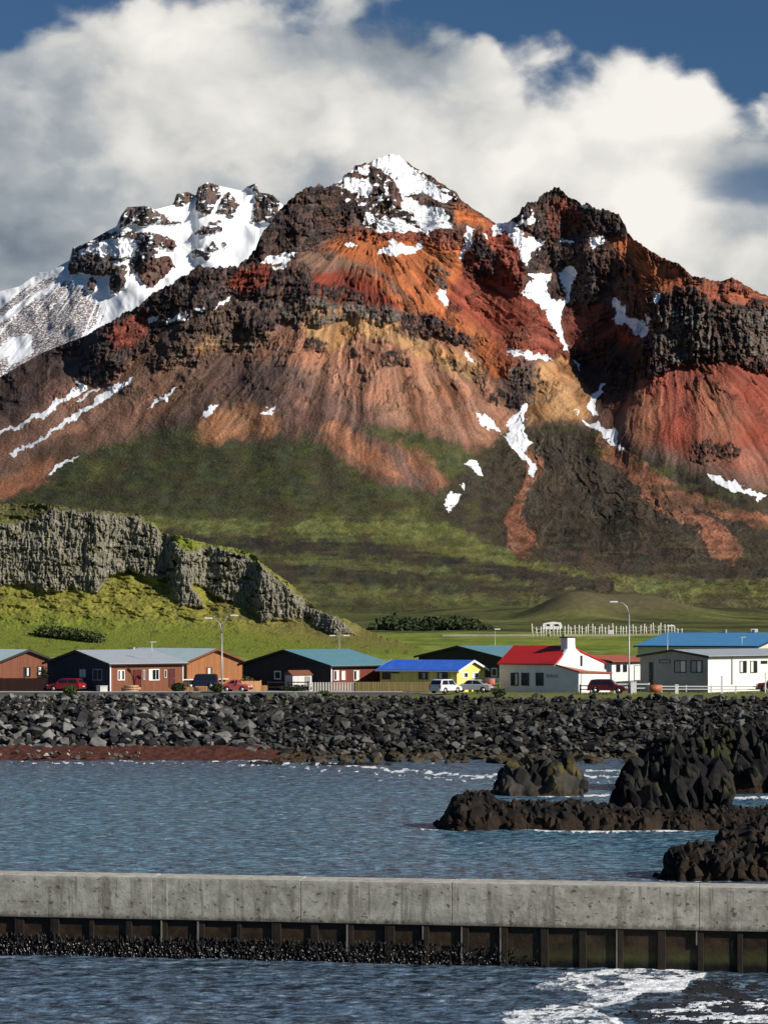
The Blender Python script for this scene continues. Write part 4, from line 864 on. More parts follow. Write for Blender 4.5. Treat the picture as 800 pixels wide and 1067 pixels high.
# ------------------------------------------------------------------ concrete sea wall on sheet piles
ang = math.atan2(-4.2, 27.6)
sw = empty('sea_wall', (0, 79.0, 0), ang)
tag(sw, 'long grey concrete sea wall on dark sheet piles crossing the foreground water', 'sea wall')
m, g, b = new_mat('weathered_concrete')
v = g.add('ShaderNodeTexCoord').outputs['Object']; sp_ = g.add('ShaderNodeSeparateXYZ'); g.put(sp_.inputs[0], v)
n = g.noise(v, 1.3, 9, .72); n2 = g.noise(v, 5.0, 5, .7); nv = g.noise(g.scl(v, 1, 1, .12), 2.2, 5, .65); pit = g.noise(g.scl(v, 1, 1, 1.6), 3.6, 3, .5)
nh = g.noise(g.scl(v, .15, .15, 1), 3.0, 3, .6)
col = g.mix(g.ss(n, .3, .7), (0.23, 0.215, 0.17, 1), (0.52, 0.50, 0.42, 1))
col = g.mix(g.m('MULTIPLY', g.ss(nv, .52, .66), .65), col, (0.14, 0.13, 0.105, 1))
col = g.mix(g.m('MULTIPLY', g.ss(nv, .40, .30), .5), col, (0.50, 0.49, 0.44, 1))
col = g.mix(g.m('MULTIPLY', g.ss(nh, .55, .7), .3), col, (0.15, 0.14, 0.12, 1))
col = g.mix(g.m('MULTIPLY', g.ss(pit, .60, .66), .75), col, (0.06, 0.055, 0.045, 1))
drip = g.noise(g.scl(v, 1, 1, .05), 5.0, 4, .6)
col = g.mix(g.m('MULTIPLY', g.ss(drip, .60, .68), .55), col, (0.11, 0.10, 0.08, 1)); col = g.mix(g.m('MULTIPLY', g.ss(drip, .36, .30), .6), col, (0.60, 0.58, 0.52, 1))
toplit = g.ss(g.m('ADD', sp_.outputs[2], g.m('MULTIPLY', g.m('SUBTRACT', n2, .5), .5)), 2.75, 3.0); col = g.mix(g.m('MULTIPLY', toplit, .35), col, (0.62, 0.60, 0.54, 1))  # sunlit top rim painted pale into the concrete
foot = g.ss(g.m('ADD', sp_.outputs[2], g.m('MULTIPLY', g.m('SUBTRACT', n2, .5), .55)), 1.66, 1.42)
col = g.mix(g.m('MULTIPLY', foot, .75), col, (0.07, 0.06, 0.045, 1))
g.put(b.inputs['Base Color'], col); b.inputs['Roughness'].default_value = .9; bump(g, b, g.m('ADD', n2, g.m('MULTIPLY', pit, .5)), .5, .04)
M_CON = m
rw = random.Random(9)
joints = [-34.2, -28.7, -23.2, -15.9, -8.5, -3.03, 2.44, 11.15, 17.0, 22.5, 28, 33.5]
for k in range(len(joints) - 1):
    a, c = joints[k] + .008, joints[k + 1] - .008; dz = rw.uniform(-.012, .012)
    boxes('concrete_cap', [(a, c, 0 + rw.uniform(-.01, .01), 1.25, 1.42, 2.95 + dz)], M_CON, sw, .014)
m, g, b = new_mat('wet_pile_face')
v = g.add('ShaderNodeTexCoord').outputs['Object']; sp_ = g.add('ShaderNodeSeparateXYZ'); g.put(sp_.inputs[0], v); z = sp_.outputs[2]
n = g.noise(v, 2.0, 6, .65); nv = g.noise(g.scl(v, 1, 1, .15), 3.0, 5, .6); zz = g.m('ADD', z, g.m('MULTIPLY', g.m('SUBTRACT', n, .5), .35))
col = g.mix(g.ss(n, .35, .65), (0.016, 0.011, 0.007, 1), (0.050, 0.030, 0.014, 1))
col = g.mix(g.m('MULTIPLY', g.ss(z, .9, .3), g.ss(sp_.outputs[0], 2, 8)), col, (0.05, 0.052, 0.018, 1))
col = g.mix(g.ss(zz, 1.12, 1.34), col, (0.022, 0.014, 0.010, 1))
col = g.mix(g.ss(zz, .45, .1), col, (0.006, 0.006, 0.005, 1))
col = g.mix(g.m('MULTIPLY', g.ss(nv, .66, .74), .35), col, (0.25, 0.23, 0.2, 1))
g.put(b.inputs['Base Color'], col); b.inputs['Roughness'].default_value = .6; bump(g, b, n, .6, .06)
M_WET = m
boxes('backing_panel', [(-34, 33.5, .16, .8, -1.5, 1.42)], M_WET, sw)
m_pile = simple('black_pile', (0.022, 0.016, 0.011), .6, 3, .6, .5, .04)  # near-black bars against the brown panel
m_pale = simple('pale_pile_edge', (0.17, 0.155, 0.125), .8, 4, .9, .3, .02, stretch=(1, 1, .4))  # pale strip along the left of some bars
x = -26.0
while x < 26:
    boxes('pile', [(x, x + rw.uniform(.18, .32), rw.uniform(.03, .09), .158, -1.5, 1.417)], m_pile, sw, .02)
    if rw.random() < .75: boxes('pile_flange', [(x - .055, x - .005, .03, .158, rw.choice([-1.2, -1.2, .3, .6, .9]), 1.40)], m_pale if x > 2 or rw.random() < .5 else m_pile, sw)
    x += 1.372 + rw.uniform(-.03, .03)
# mussels and weed on the piles, thickest on the left
V, Fc = [], []
for _ in range(5200):
    x = rw.uniform(-18, 7); 
    if x > -1 and rw.random() < (x + 1) / 7: continue
    z = rw.random() ** 1.3 * .85 - .1; h = rw.uniform(.05, .17); r_ = rw.uniform(.02, .045); y = rw.uniform(.0, .15)
    i = len(V); lean = rw.uniform(-.03, .03)
    V += [(x - r_, y, z), (x + r_, y, z), (x, y - r_ * 1.6, z), (x, y + r_, z), (x + lean, y - .03, z + h)]
    Fc += [(i, i + 2, i + 4), (i + 2, i + 1, i + 4), (i + 1, i + 3, i + 4), (i + 3, i, i + 4)]
m_mus = rock_mat('mussel_shells', (0.006, 0.006, 0.008), (0.05, 0.05, 0.055), 3, rough=.4)
o = polymesh('mussels', V, Fc, m_mus, sw); tag(o, 'dense black mussels and weed clinging to the lower piles', kind='stuff')
V, Fc = [], []
for _ in range(420):
    x = rw.uniform(-18, 4); z = rw.random() * .5; y = -.02; r_ = rw.uniform(.012, .03); i = len(V)
    V += [(x - r_, y, z), (x + r_, y, z), (x, y - .03, z + r_), (x, y, z + r_ * 2.2)]; Fc += [(i, i + 1, i + 2), (i + 1, i + 3, i + 2), (i + 3, i, i + 2)]
o = polymesh('barnacles', V, Fc, simple('barnacle_shell', (0.36, 0.35, 0.33), .6), sw); tag(o, 'white barnacles dotted over the mussels', kind='stuff')

tag(merge_hulls('beach_pebbles', PEB, rock_mat('black_pebbles', (0.008, 0.008, 0.010), (0.07, 0.07, 0.075), 4, rough=.4), seed=6), 'wet black pebbles of the beach in the near right corner', 'pebbles', kind='stuff')
# ------------------------------------------------------------------ village
GZ0 = 5.0
def wood(name, c, sc=1.0, planks=7.0, vertical=True, rough=.75):
    m, g, b = new_mat(name); v = g.add('ShaderNodeTexCoord').outputs['Object']; s_ = g.add('ShaderNodeSeparateXYZ'); g.put(s_.inputs[0], v)
    u = g.m('ADD', s_.outputs[0], s_.outputs[1]) if vertical else s_.outputs[2]
    fr = g.m('FRACT', g.m('MULTIPLY', u, planks)); groove = g.m('MULTIPLY', g.ss(fr, 0.0, .12), g.ss(fr, 1.0, .88))
    cell = g.add('ShaderNodeTexWhiteNoise', noise_dimensions='1D'); g.put(cell.inputs[1], g.m('FLOOR', g.m('MULTIPLY', u, planks)))
    n = g.noise(g.scl(v, 3, 3, .4) if vertical else g.scl(v, .5, .5, 4), 2.0, 5, .6)
    f = g.m('MULTIPLY', g.m('ADD', .62, g.m('ADD', g.m('MULTIPLY', cell.outputs[0], .3), g.m('MULTIPLY', n, .45))), g.m('ADD', .55, g.m('MULTIPLY', groove, .45)))
    g.put(b.inputs['Base Color'], g.mix(1.0, c + (1.0,), g.vec(f, f, f), 'MULTIPLY')); b.inputs['Roughness'].default_value = rough
    bump(g, b, groove, .5, .01); return m
def roofm(name, c, pitch=4.0, rough=.55, fade=None, metal=0.0):
    m, g, b = new_mat(name); v = g.add('ShaderNodeTexCoord').outputs['UV']; s_ = g.add('ShaderNodeSeparateXYZ'); g.put(s_.inputs[0], v)
    w = g.m('SINE', g.m('MULTIPLY', s_.outputs[0], 6.283 * pitch)); o = g.add('ShaderNodeTexCoord').outputs['Object']
    n = g.noise(o, .9, 6, .65); n2 = g.noise(g.scl(v, 3.0, .35, 1), 2.0, 5, .6)
    f = g.m('ADD', .62, g.m('ADD', g.m('MULTIPLY', n, .35), g.m('MULTIPLY', n2, .42)))
    col = g.mix(1.0, c + (1.0,), g.vec(f, f, f), 'MULTIPLY')
    if fade: col = g.mix(g.m('MULTIPLY', g.ss(n2, .5, .68), fade[3]), col, fade[:3] + (1.0,))
    g.put(b.inputs['Base Color'], col); b.inputs['Roughness'].default_value = rough; b.inputs['Metallic'].default_value = metal; b.inputs['Specular IOR Level'].default_value = .4
    bump(g, b, w, .6, .02); return m
m_white = simple('white_paint', (0.74, 0.74, 0.72), .6, 1.2, .18, .15, .01)
m_wtrim = simple('white_trim', (0.78, 0.78, 0.76), .5)
m_dtrim = simple('dark_trim', (0.03, 0.025, 0.022), .6)
m_bluef = simple('blue_frame', (0.02, 0.035, 0.09), .5)
m_glass, g, b = new_mat('window_glass'); b.inputs['Base Color'].default_value = (0.012, 0.015, 0.02, 1); b.inputs['Roughness'].default_value = .08; b.inputs['Specular IOR Level'].default_value = .7
m_curt = simple('curtain', (0.68, 0.66, 0.62), .8)
m_greyw = simple('grey_trim_and_shade', (0.30, 0.30, 0.29), .85, 1.0, .25)  # grey for trim; also paints the white building's shaded end
m_steel = simple('galvanised_steel', (0.42, 0.43, 0.43), .45, 3, .3, metal=.3)
class House:
    def __init__(s, name, label, cat, pc, Y, phi, pl, pr, py_base, eave, ridge, axis, wall, roof, over=.45, peak=.5, trim=None, group=None, z0=None, rthick=.14, par=None):
        ph = R(phi); s.dr = Vector((math.cos(ph), math.sin(ph), 0)); s.dl = Vector((-math.sin(ph), math.cos(ph), 0))
        z = GZ0 if z0 is None else z0
        s.O = Vector(((pc - 400) * Y / F, Y, z)); s.z = z; s.phi = ph
        s.A = s.solve(s.dr, pr); s.B = s.solve(s.dl, pl)
        s.H = CAMH + (HZ - eave) * Y / F - z
        ap = s.O + (s.dr * (s.A * .5 * (axis == 'x')) + s.dl * (s.B * .5 * (axis == 'x'))) if False else s.O + (s.dl * (s.B * peak) if axis == 'x' else s.dr * (s.A * peak))
        s.RZ = CAMH + (HZ - ridge) * ap.y / F - z
        if par: root = par
        else:
            root = empty(name, s.O, ph); tag(root, label, cat, group)
        s.root = root; s.axis = axis
        A, B_, H, Rz = s.A, s.B, s.H, s.RZ - .16
        i = -1.2
        if axis == 'x':
            p = B_ * peak; sec = [(0, i), (0, H), (p, Rz), (B_, H), (B_, i)]; V = [(0, y, zz) for y, zz in sec] + [(A, y, zz) for y, zz in sec]
        else:
            p = A * peak; sec = [(0, i), (0, H), (p, Rz), (A, H), (A, i)]; V = [(x, 0, zz) for x, zz in sec] + [(x, B_, zz) for x, zz in sec]
        Fs = [(0, 1, 2, 3, 4), (9, 8, 7, 6, 5)] + [(k, k + 5, (k + 1) % 5 + 5, (k + 1) % 5) for k in range(5)]
        polymesh('wall', V, Fs, wall, root)
        # roof: two slabs with overhangs
        V, Fs, UV = [], [], []
        L = A if axis == 'x' else B_
        def P3(t, w, zz): return (t, w, zz) if axis == 'x' else (w, t, zz)
        span = B_ if axis == 'x' else A
        for (w0, z0_, w1, z1_) in ((p, s.RZ - .12, -over, H - .12 - (s.RZ - .12 - H) * over / max(p, .1) + .12 * 0), (p, s.RZ - .12, span + over, H - .12 - (s.RZ - .12 - H) * over / max(span - p, .1))):
            z1_ += .16; z0_ += .02
            k = len(V)
            for zz in (0, rthick):
                V += [P3(-over, w0, z0_ + zz), P3(L + over, w0, z0_ + zz), P3(L + over, w1, z1_ + zz), P3(-over, w1, z1_ + zz)]
            ln = math.hypot(w1 - w0, z1_ - z0_); UV += [(-over, 0), (L + over, 0), (L + over, ln), (-over, ln)] * 2
            Fs += [(k, k + 1, k + 2, k + 3), (k + 4, k + 7, k + 6, k + 5), (k, k + 4, k + 5, k + 1), (k + 1, k + 5, k + 6, k + 2), (k + 2, k + 6, k + 7, k + 3), (k + 3, k + 7, k + 4, k)]
            s.fz = z1_; s.fw = w1
        ro = polymesh('roof', V, Fs, roof, root); uv = ro.data.uv_layers.new(name='UVMap')
        for l in ro.data.loops: uv.data[l.index].uv = UV[l.vertex_index]
        s.roof = ro
        if trim:   # barge boards on both gables
            for t in (-over - .03, L + over - .01):
                V, Fs = [], []
                for (w1, z1_) in ((-over, H - (s.RZ - .12 - H) * over / max(p, .1) + .04), (span + over, H - (s.RZ - .12 - H) * over / max(span - p, .1) + .04)):
                    k = len(V)
                    for tt in (t, t + .04):
                        V += [P3(tt, p, s.RZ + .05), P3(tt, w1, z1_ + .12), P3(tt, w1, z1_ - .13), P3(tt, p, s.RZ - .20)]
                    Fs += [(k, k + 1, k + 2, k + 3), (k + 7, k + 6, k + 5, k + 4)] + [(k + a, k + (a + 1) % 4, k + (a + 1) % 4 + 4, k + a + 4) for a in range(4)]
                polymesh('barge_board', V, Fs, trim, root)
            # gutters along the eaves
            for w1, z1_ in ((-over - .09, H - (s.RZ - .12 - H) * over / max(p, .1) + .04), ):
                a = P3(-over, w1, z1_ - .05); c = P3(L + over, w1 + .09, z1_ + .07)
                boxes('gutter', [(min(a[0], c[0]), max(a[0], c[0]), min(a[1], c[1]), max(a[1], c[1]), a[2], c[2])], trim, root)
    def solve(s, d, px):
        k = (px - 400) / F; return (k * s.O.y - s.O.x) / (d.x - k * d.y)
    def rect(s, face, p0, p1, t0, t1):
        d = s.dr if face == 'R' else s.dl
        u0, u1 = sorted((s.solve(d, p0), s.solve(d, p1))); Ym = s.O.y + d.y * (u0 + u1) / 2
        return u0, u1, CAMH + (HZ - t1) * Ym / F - s.z, CAMH + (HZ - t0) * Ym / F - s.z
    def box(s, face, u0, u1, z0, z1, d0, d1):
        # d: distance out of the wall (positive outwards)
        return (u0, u1, -d1, -d0, z0, z1) if face == 'R' else (-d1, -d0, u0, u1, z0, z1)
    def win(s, face, p0, p1, t0, t1, fr=None, fw=.10, mull=1, curtain=None, name='window', pane=None, label=None):
        u0, u1, z0, z1 = s.rect(face, p0, p1, t0, t1); fr = fr or m_wtrim
        bs = [s.box(face, u0, u1, z1 - fw, z1, .004, .07), s.box(face, u0, u1, z0, z0 + fw, .004, .09), s.box(face, u0, u0 + fw, z0 + fw, z1 - fw, .004, .07), s.box(face, u1 - fw, u1, z0 + fw, z1 - fw, .004, .07)]
        for k in range(mull):
            um = u0 + (u1 - u0) * (k + 1) / (mull + 1); bs.append(s.box(face, um - fw * .3, um + fw * .3, z0 + fw, z1 - fw, .03, .06))
        o = boxes(name, bs, fr, s.root)
        if label: o['label'] = label
        boxes('pane', [s.box(face, u0 + fw, u1 - fw, z0 + fw, z1 - fw, .008, .028)], pane or m_glass, o)
        if curtain:
            a, c = curtain; ua = u0 + fw + (u1 - u0 - 2 * fw) * a; uc = u0 + fw + (u1 - u0 - 2 * fw) * c
            boxes('curtain', [s.box(face, ua, uc, z0 + fw, z1 - fw, .0285, .034)], m_curt, o)
        return o
    def door(s, face, p0, p1, t0, t1, mat, fr=None):
        u0, u1, z0, z1 = s.rect(face, p0, p1, t0, t1); z0 = max(z0, .02)
        o = boxes('door', [s.box(face, u0 + .08, u1 - .08, z0, z1 - .08, .004, .05)], mat, s.root)
        boxes('frame', [s.box(face, u0, u0 + .08, z0, z1, .004, .08), s.box(face, u1 - .08, u1, z0, z1, .004, .08), s.box(face, u0 + .08, u1 - .08, z1 - .08, z1, .004, .08)], fr or m_wtrim, o)
        boxes('handle', [s.box(face, u1 - .22, u1 - .12, (z0 + z1) / 2 - .05, (z0 + z1) / 2, .05, .11)], m_steel, o)
        return o
    def panel(s, name, face, p0, p1, t0, t1, mat, d0=.004, d1=.06):
        u0, u1, z0, z1 = s.rect(face, p0, p1, t0, t1); return boxes(name, [s.box(face, u0, u1, z0, z1, d0, d1)], mat, s.root)
w_brown = wood('brown_boards', (0.21, 0.078, 0.043)); w_orange = wood('orange_boards', (0.36, 0.15, 0.062)); w_red = wood('red_brown_boards', (0.17, 0.045, 0.03))
w_yel = wood('yellow_boards', (0.92, 0.76, 0.20), planks=5); w_black = wood('black_and_shade_boards', (0.045, 0.038, 0.036))  # black also paints the shaded gable of the red-brown house
r_pale = roofm('pale_roof', (0.52, 0.66, 0.66)); r_lilac = roofm('grey_roof', (0.36, 0.40, 0.44)); r_teal = roofm('teal_roof', (0.12, 0.27, 0.32)); r_blue = roofm('bright_blue_roof', (0.03, 0.13, 0.62), fade=(0.16, 0.34, 0.75, .5))
r_sky = roofm('sky_blue_roof', (0.07, 0.26, 0.50)); r_red = roofm('red_roof', (0.50, 0.022, 0.022)); r_orange = roofm('rusty_red_roof', (0.42, 0.11, 0.06), fade=(0.5, .2, .1, .5))
# far-left brown house
h = House('house', 'brown boarded house cut by the left edge, behind a dark fence', 'house', -2, 250, 42, -70, 58, 720, 690, 677, 'y', w_brown, r_pale, trim=m_dtrim)
h.win('R', 25, 32, 695, 705, m_dtrim, curtain=(.45, .8), mull=0); h.win('R', 39, 46, 694, 704, m_dtrim, curtain=(.1, .6), mull=0)
# house with shaded gable and grey roof
h = House('house', 'brown house with dark shaded gable end, grey roof and dark red doors', 'house', 115, 242, 45, 50, 191, 722, 692, 677.5, 'x', w_brown, r_lilac, trim=m_dtrim)
w_shade = wood('shaded_gable_boards', (0.035, 0.04, 0.06)); u = h.B
polymesh('shade_painted_gable', [(-.03, -.03, -1), (-.03, h.B + .03, -1), (-.03, h.B + .03, h.H - .02), (-.03, h.B / 2, h.RZ - .18), (-.03, -.03, h.H - .02), (-.004, -.03, -1), (-.004, h.B + .03, -1), (-.004, h.B + .03, h.H - .02), (-.004, h.B / 2, h.RZ - .18), (-.004, -.03, h.H - .02)],
         [(0, 1, 2, 3, 4), (9, 8, 7, 6, 5)] + [(k, k + 5, (k + 1) % 5 + 5, (k + 1) % 5) for k in range(5)], w_shade, h.root)  # shade on the brown gable painted as blue-black boards
h.O = h.O - h.dr * .03
h.win('L', 83, 90, 697, 706, m_greyw, curtain=(0, 1)); h.win('L', 97, 107, 697, 709, m_greyw, mull=1)
h.O = h.O + h.dr * .03
h.win('R', 122.5, 130, 698, 709, curtain=(.3, .7), mull=0); h.door('R', 139, 147, 698, 718, simple('dark_red_door', (0.12, 0.012, 0.012), .5), m_dtrim)
h.win('R', 149, 151, 698, 708, mull=0, fw=.05); h.win('R', 155, 166, 697, 709, mull=2, curtain=(.0, .3)); h.win('R', 171, 173.5, 698, 706, mull=0, fw=.05); h.door('R', 176, 182, 697, 716, simple('maroon_door', (0.10, 0.02, 0.02), .5), m_dtrim)
boxes('corner_board', [(-.08, .08, -.09, -.004, 0, h.H - .05)], m_wtrim, h.root); boxes('corner_board', [(h.A - .12, h.A, -.06, -.004, 0, h.H - .05)], m_wtrim, h.root)
boxes('chimney', [(h.A * .8, h.A * .8 + .3, h.B * .56, h.B * .56 + .3, h.RZ - .8, h.RZ + .25)], m_steel, h.root)
# orange gable house behind
h = House('house', 'house with orange-brown boarded gable behind the tall double-armed lamp', 'house', 195, 262, 40, 118, 253, 714, 689.5, 676, 'y', w_orange, r_pale, trim=w_brown)
h.win('R', 215, 221, 695, 704, w_brown, curtain=(.2, .8), mull=0)
boxes('porch_shelf', [(-1, h.A * .7, -.5, -.01, .9, 1.0)], m_wtrim, h.root)
# shaded gable, teal roof
h = House('house', 'red-brown house with a wide shaded gable and teal roof behind the white picket fence', 'house', 345, 247, 45, 253, 408, 722, 694, 677, 'x', w_red, r_teal, trim=m_dtrim)
polymesh('shade_painted_gable', [(-.03, -.03, -1), (-.03, h.B + .03, -1), (-.03, h.B + .03, h.H - .02), (-.03, h.B / 2, h.RZ - .18), (-.03, -.03, h.H - .02), (-.004, -.03, -1), (-.004, h.B + .03, -1), (-.004, h.B + .03, h.H - .02), (-.004, h.B / 2, h.RZ - .18), (-.004, -.03, h.H - .02)],
         [(0, 1, 2, 3, 4), (9, 8, 7, 6, 5)] + [(k, k + 5, (k + 1) % 5 + 5, (k + 1) % 5) for k in range(5)], w_black, h.root)  # shade on the red-brown gable painted as black boards
h.O = h.O - h.dr * .03; h.win('L', 286, 293, 699, 708, m_wtrim, mull=0, fw=.14); h.O = h.O + h.dr * .03
h.win('R', 347.5, 353, 698.5, 709, curtain=(.5, 1), mull=0, fw=.07); h.win('R', 355.5, 359.5, 699, 708.5, curtain=(0, 1), mull=0, fw=.06); h.win('R', 368, 374, 698.5, 709, curtain=(.5, 1), mull=0, fw=.07)
boxes('corner_board', [(-.08, .08, -.09, -.004, 0, h.H - .05)], m_wtrim, h.root)
# yellow house
h = House('house', 'small yellow house with a bright blue roof and a sunlit gable', 'house', 476, 244, 64, 396, 505, 722, 699, 688, 'y', w_yel, r_blue, trim=m_wtrim, over=.4)
h.win('R', 480.5, 487, 700.5, 706.5, curtain=(0, .4)); h.win('R', 491, 498, 700.5, 706.5, curtain=(0, .4))
for a, c, cu in ((398, 407, None), (436, 446, (.3, .6)), (456, 466.5, (.6, .95))): h.win('L', a, c, 700, 708, w_brown, mull=1, curtain=cu)
h.panel('house_number_board', 'L', 408, 416, 700.4, 701.6, m_dtrim)
# black house behind yellow
h = House('house', 'large black gabled house with a teal roof behind the yellow house', 'house', 523, 276, 42, 436, 575, 714, 685.5, 673, 'x', w_black, r_teal, trim=m_dtrim)
h.win('L', 512, 518, 696, 705, m_wtrim, mull=0, fw=.12)
h.panel('white_base_panel', 'L', 500, 522, 706, 714, m_white)
# white house with red roof and swooping gable
h = House('house', 'white house with bright red roof, chimney and sweeping curved gable', 'house', 577, 243, 55, 520, 629, 724, 692.5, 673, 'y', m_white, r_red, trim=None, over=.18, peak=.30)
rt = h.root
# the sweeping gable wall as a parapet slightly above the roof
A_, H_, Rz_ = h.A, h.H, h.RZ
cur = [(0, H_ - .15), (A_ * .10, H_ + (Rz_ - H_) * .30), (A_ * .22, Rz_ - .25), (A_ * .22, Rz_ + .55), (A_ * .36, Rz_ + .55), (A_ * .38, Rz_ - .3)] + [(A_ * t, H_ - .75 + (Rz_ - .3 - H_ + .75) * ((1 - t) / .62) ** 1.3) for t in (.45, .52, .6, .68, .76, .84, .92, 1.0)] + [(A_, -1), (0, -1)]
n_ = len(cur); V = [(x, -.28, z) for x, z in cur] + [(x, -.004, z) for x, z in cur]
polymesh('parapet_gable', V, [tuple(range(n_)), tuple(range(2 * n_ - 1, n_ - 1, -1))] + [(k, (k + 1) % n_, (k + 1) % n_ + n_, k + n_) for k in range(n_)], m_white, rt)
ch = boxes('chimney', [(A_ * .215, A_ * .365, -.30, .55, Rz_ - .8, Rz_ + .9)], m_white, rt); boxes('chimney_cap', [(A_ * .20, A_ * .38, -.36, .62, Rz_ + .9, Rz_ + 1.02)], m_dtrim, ch)
o = boxes('window', [(A_ * .47, A_ * .51, -.31, -.284, Rz_ - 2.3, Rz_ - 1.1)], m_dtrim, rt); boxes('pane', [(A_ * .475, A_ * .505, -.318, -.312, Rz_ - 2.25, Rz_ - 1.15)], m_glass, o)
for a, c in ((532, 540), (543, 551), (558, 566)): h.win('L', a, c, 701, 714.5, m_bluef, fw=.12, mull=1, curtain=(0, .35) if a == 532 else None)
# lean-to wing towards the sea on the right
wB = h.solve(h.dl, 602.5); wA = 7.0
V = [(0, wB, -1), (0, -.29, -1), (wA, -.29, -1), (wA, wB, -1), (0, wB, H_ - .85), (0, -.29, H_ - .15), (wA, -.29, H_ - .95), (wA, wB, H_ - 1.05)]
polymesh('wing_wall', V, [(0, 1, 2, 3), (4, 5, 6, 7), (0, 1, 5, 4), (1, 2, 6, 5), (2, 3, 7, 6), (3, 0, 4, 7)], m_white, rt)
V = [(-.15, wB - .2, H_ - .86), (-.15, -.292, H_ - .10), (wA + .2, -.292, H_ - .92), (wA + .2, wB - .2, H_ - 1.04)]; V += [(x, y, z + .13) for x, y, z in V]
ro = polymesh('wing_roof', V, [(0, 1, 2, 3), (4, 5, 6, 7), (0, 1, 5, 4), (1, 2, 6, 5), (2, 3, 7, 6), (3, 0, 4, 7)], r_orange, rt); ro.data.uv_layers.new(name='UVMap')
# name lettering: a short row of small dark letters on the seaward wall
u0, u1, z0, z1 = h.rect('L', 569, 582, 703, 706); bs = []; q = u1
while q > u0 + .1:
    bs.append((-.03, -.004, q - .05, q, z0, z1 - .12 * ((len(bs) % 3) == 1))); bs.append((-.03, -.004, q - .13, q - .052, z1 - .05 if len(bs) % 4 else z0, (z1 if len(bs) % 4 else z0 + .05))); q -= .19
boxes('lettering', bs, m_dtrim, rt)
H6 = h
# small white building with the rusty roof
h = House('building', 'low white building with rust-red roof right of the curved gable', 'building', 637, 256, 45, 604, 677, 714, 690, 683, 'x', m_white, r_orange, trim=m_dtrim, over=.35, peak=.92)
h.win('R', 641.5, 645.5, 692.5, 700, m_dtrim, fw=.06, mull=0); h.win('R', 648.5, 652.5, 692.5, 700, m_dtrim, fw=.06, mull=0); h.door('R', 660, 671, 693, 714, m_white, m_greyw)
# long white building
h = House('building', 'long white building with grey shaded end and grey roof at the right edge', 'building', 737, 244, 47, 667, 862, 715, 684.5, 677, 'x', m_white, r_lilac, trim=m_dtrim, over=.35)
polymesh('shade_painted_gable', [(-.03, -.03, -1), (-.03, h.B + .03, -1), (-.03, h.B + .03, h.H - .02), (-.03, h.B / 2, h.RZ - .18), (-.03, -.03, h.H - .02), (-.004, -.03, -1), (-.004, h.B + .03, -1), (-.004, h.B + .03, h.H - .02), (-.004, h.B / 2, h.RZ - .18), (-.004, -.03, h.H - .02)],
         [(0, 1, 2, 3, 4), (9, 8, 7, 6, 5)] + [(k, k + 5, (k + 1) % 5 + 5, (k + 1) % 5) for k in range(5)], m_greyw, h.root)  # shade on the white end wall painted as a grey skin
h.O = h.O - h.dr * .03
h.win('L', 686.5, 698, 687, 691, m_dtrim, mull=0, fw=.06); h.win('L', 702, 714.5, 688, 701, m_dtrim, mull=1, curtain=(.0, .45), fw=.10); h.win('L', 719, 731.5, 688, 701, m_dtrim, mull=1, curtain=(.1, .4), fw=.10); h.door('L', 676, 680, 690, 714, simple('black_door', (0.01, 0.01, 0.01), .5), m_dtrim)
h.O = h.O + h.dr * .03
h.win('R', 770, 777, 688.5, 701, m_dtrim, mull=1, fw=.07, curtain=(0, .45)); h.win('R', 781, 788, 688.5, 701, m_dtrim, mull=1, fw=.07, curtain=(0, .45)); h.win('R', 792, 798.5, 688.5, 691.5, m_dtrim, mull=0, fw=.06); h.win('R', 806, 812, 688.5, 701, m_dtrim, mull=1, fw=.07)
h.panel('downpipe', 'R', 761.3, 762.3, 685, 713, m_greyw, .004, .10)
# big blue roof hall
h = House('building', 'big hall behind the white building with a wide sky-blue roof and a cream gable', 'building', 787, 286, 60, 664, 845, 712, 674, 659.5, 'y', simple('cream_render', (0.66, 0.60, 0.44), .8, 1, .2), r_sky, trim=m_bluef, over=.4)
for q in (.25, .5): boxes('roof_vent', [(h.A * .5 - .2, h.A * .5 + .2, h.B * q, h.B * q + .4, h.RZ - .1, h.RZ + .45)], m_steel, h.root)

# ------------------------------------------------------------------ small buildings and boxes
o = empty('garden_shed', at(305, 711, 243.5), R(35)); o.location.z = GZ0; tag(o, 'small white boarded shed with a dark tilted roof in front of the shaded gable', 'shed')
boxes('wall', [(0, 2.5, 0, 1.6, 0, 1.85)], wood('white_boards', (0.7, 0.68, 0.64)), o)
polymesh('roof', [(-.15, -.15, 1.86), (2.65, -.15, 1.86), (2.65, 1.75, 1.86), (-.15, 1.75, 1.86), (-.15, .8, 2.4), (2.65, .8, 2.4)], [(0, 1, 5, 4), (2, 3, 4, 5), (0, 4, 3), (1, 2, 5), (0, 3, 2, 1)], w_brown, o)
boxes('door', [(1.6, 2.3, -.04, -.004, .05, 1.7)], m_greyw, o)
o = boxes('storage_box', [(-.5, .5, -.35, .35, 0, .72), (-.54, .54, -.39, .39, .722, .80)], simple('grey_box', (0.5, 0.5, 0.46), .7, 2, .3), None, .02); o.location = at(106.5, 720, 240); o.location.z = 5.0; o.rotation_euler = (0, 0, R(45)); tag(o, 'pale grey storage box against the corner of the shaded gable', 'box')

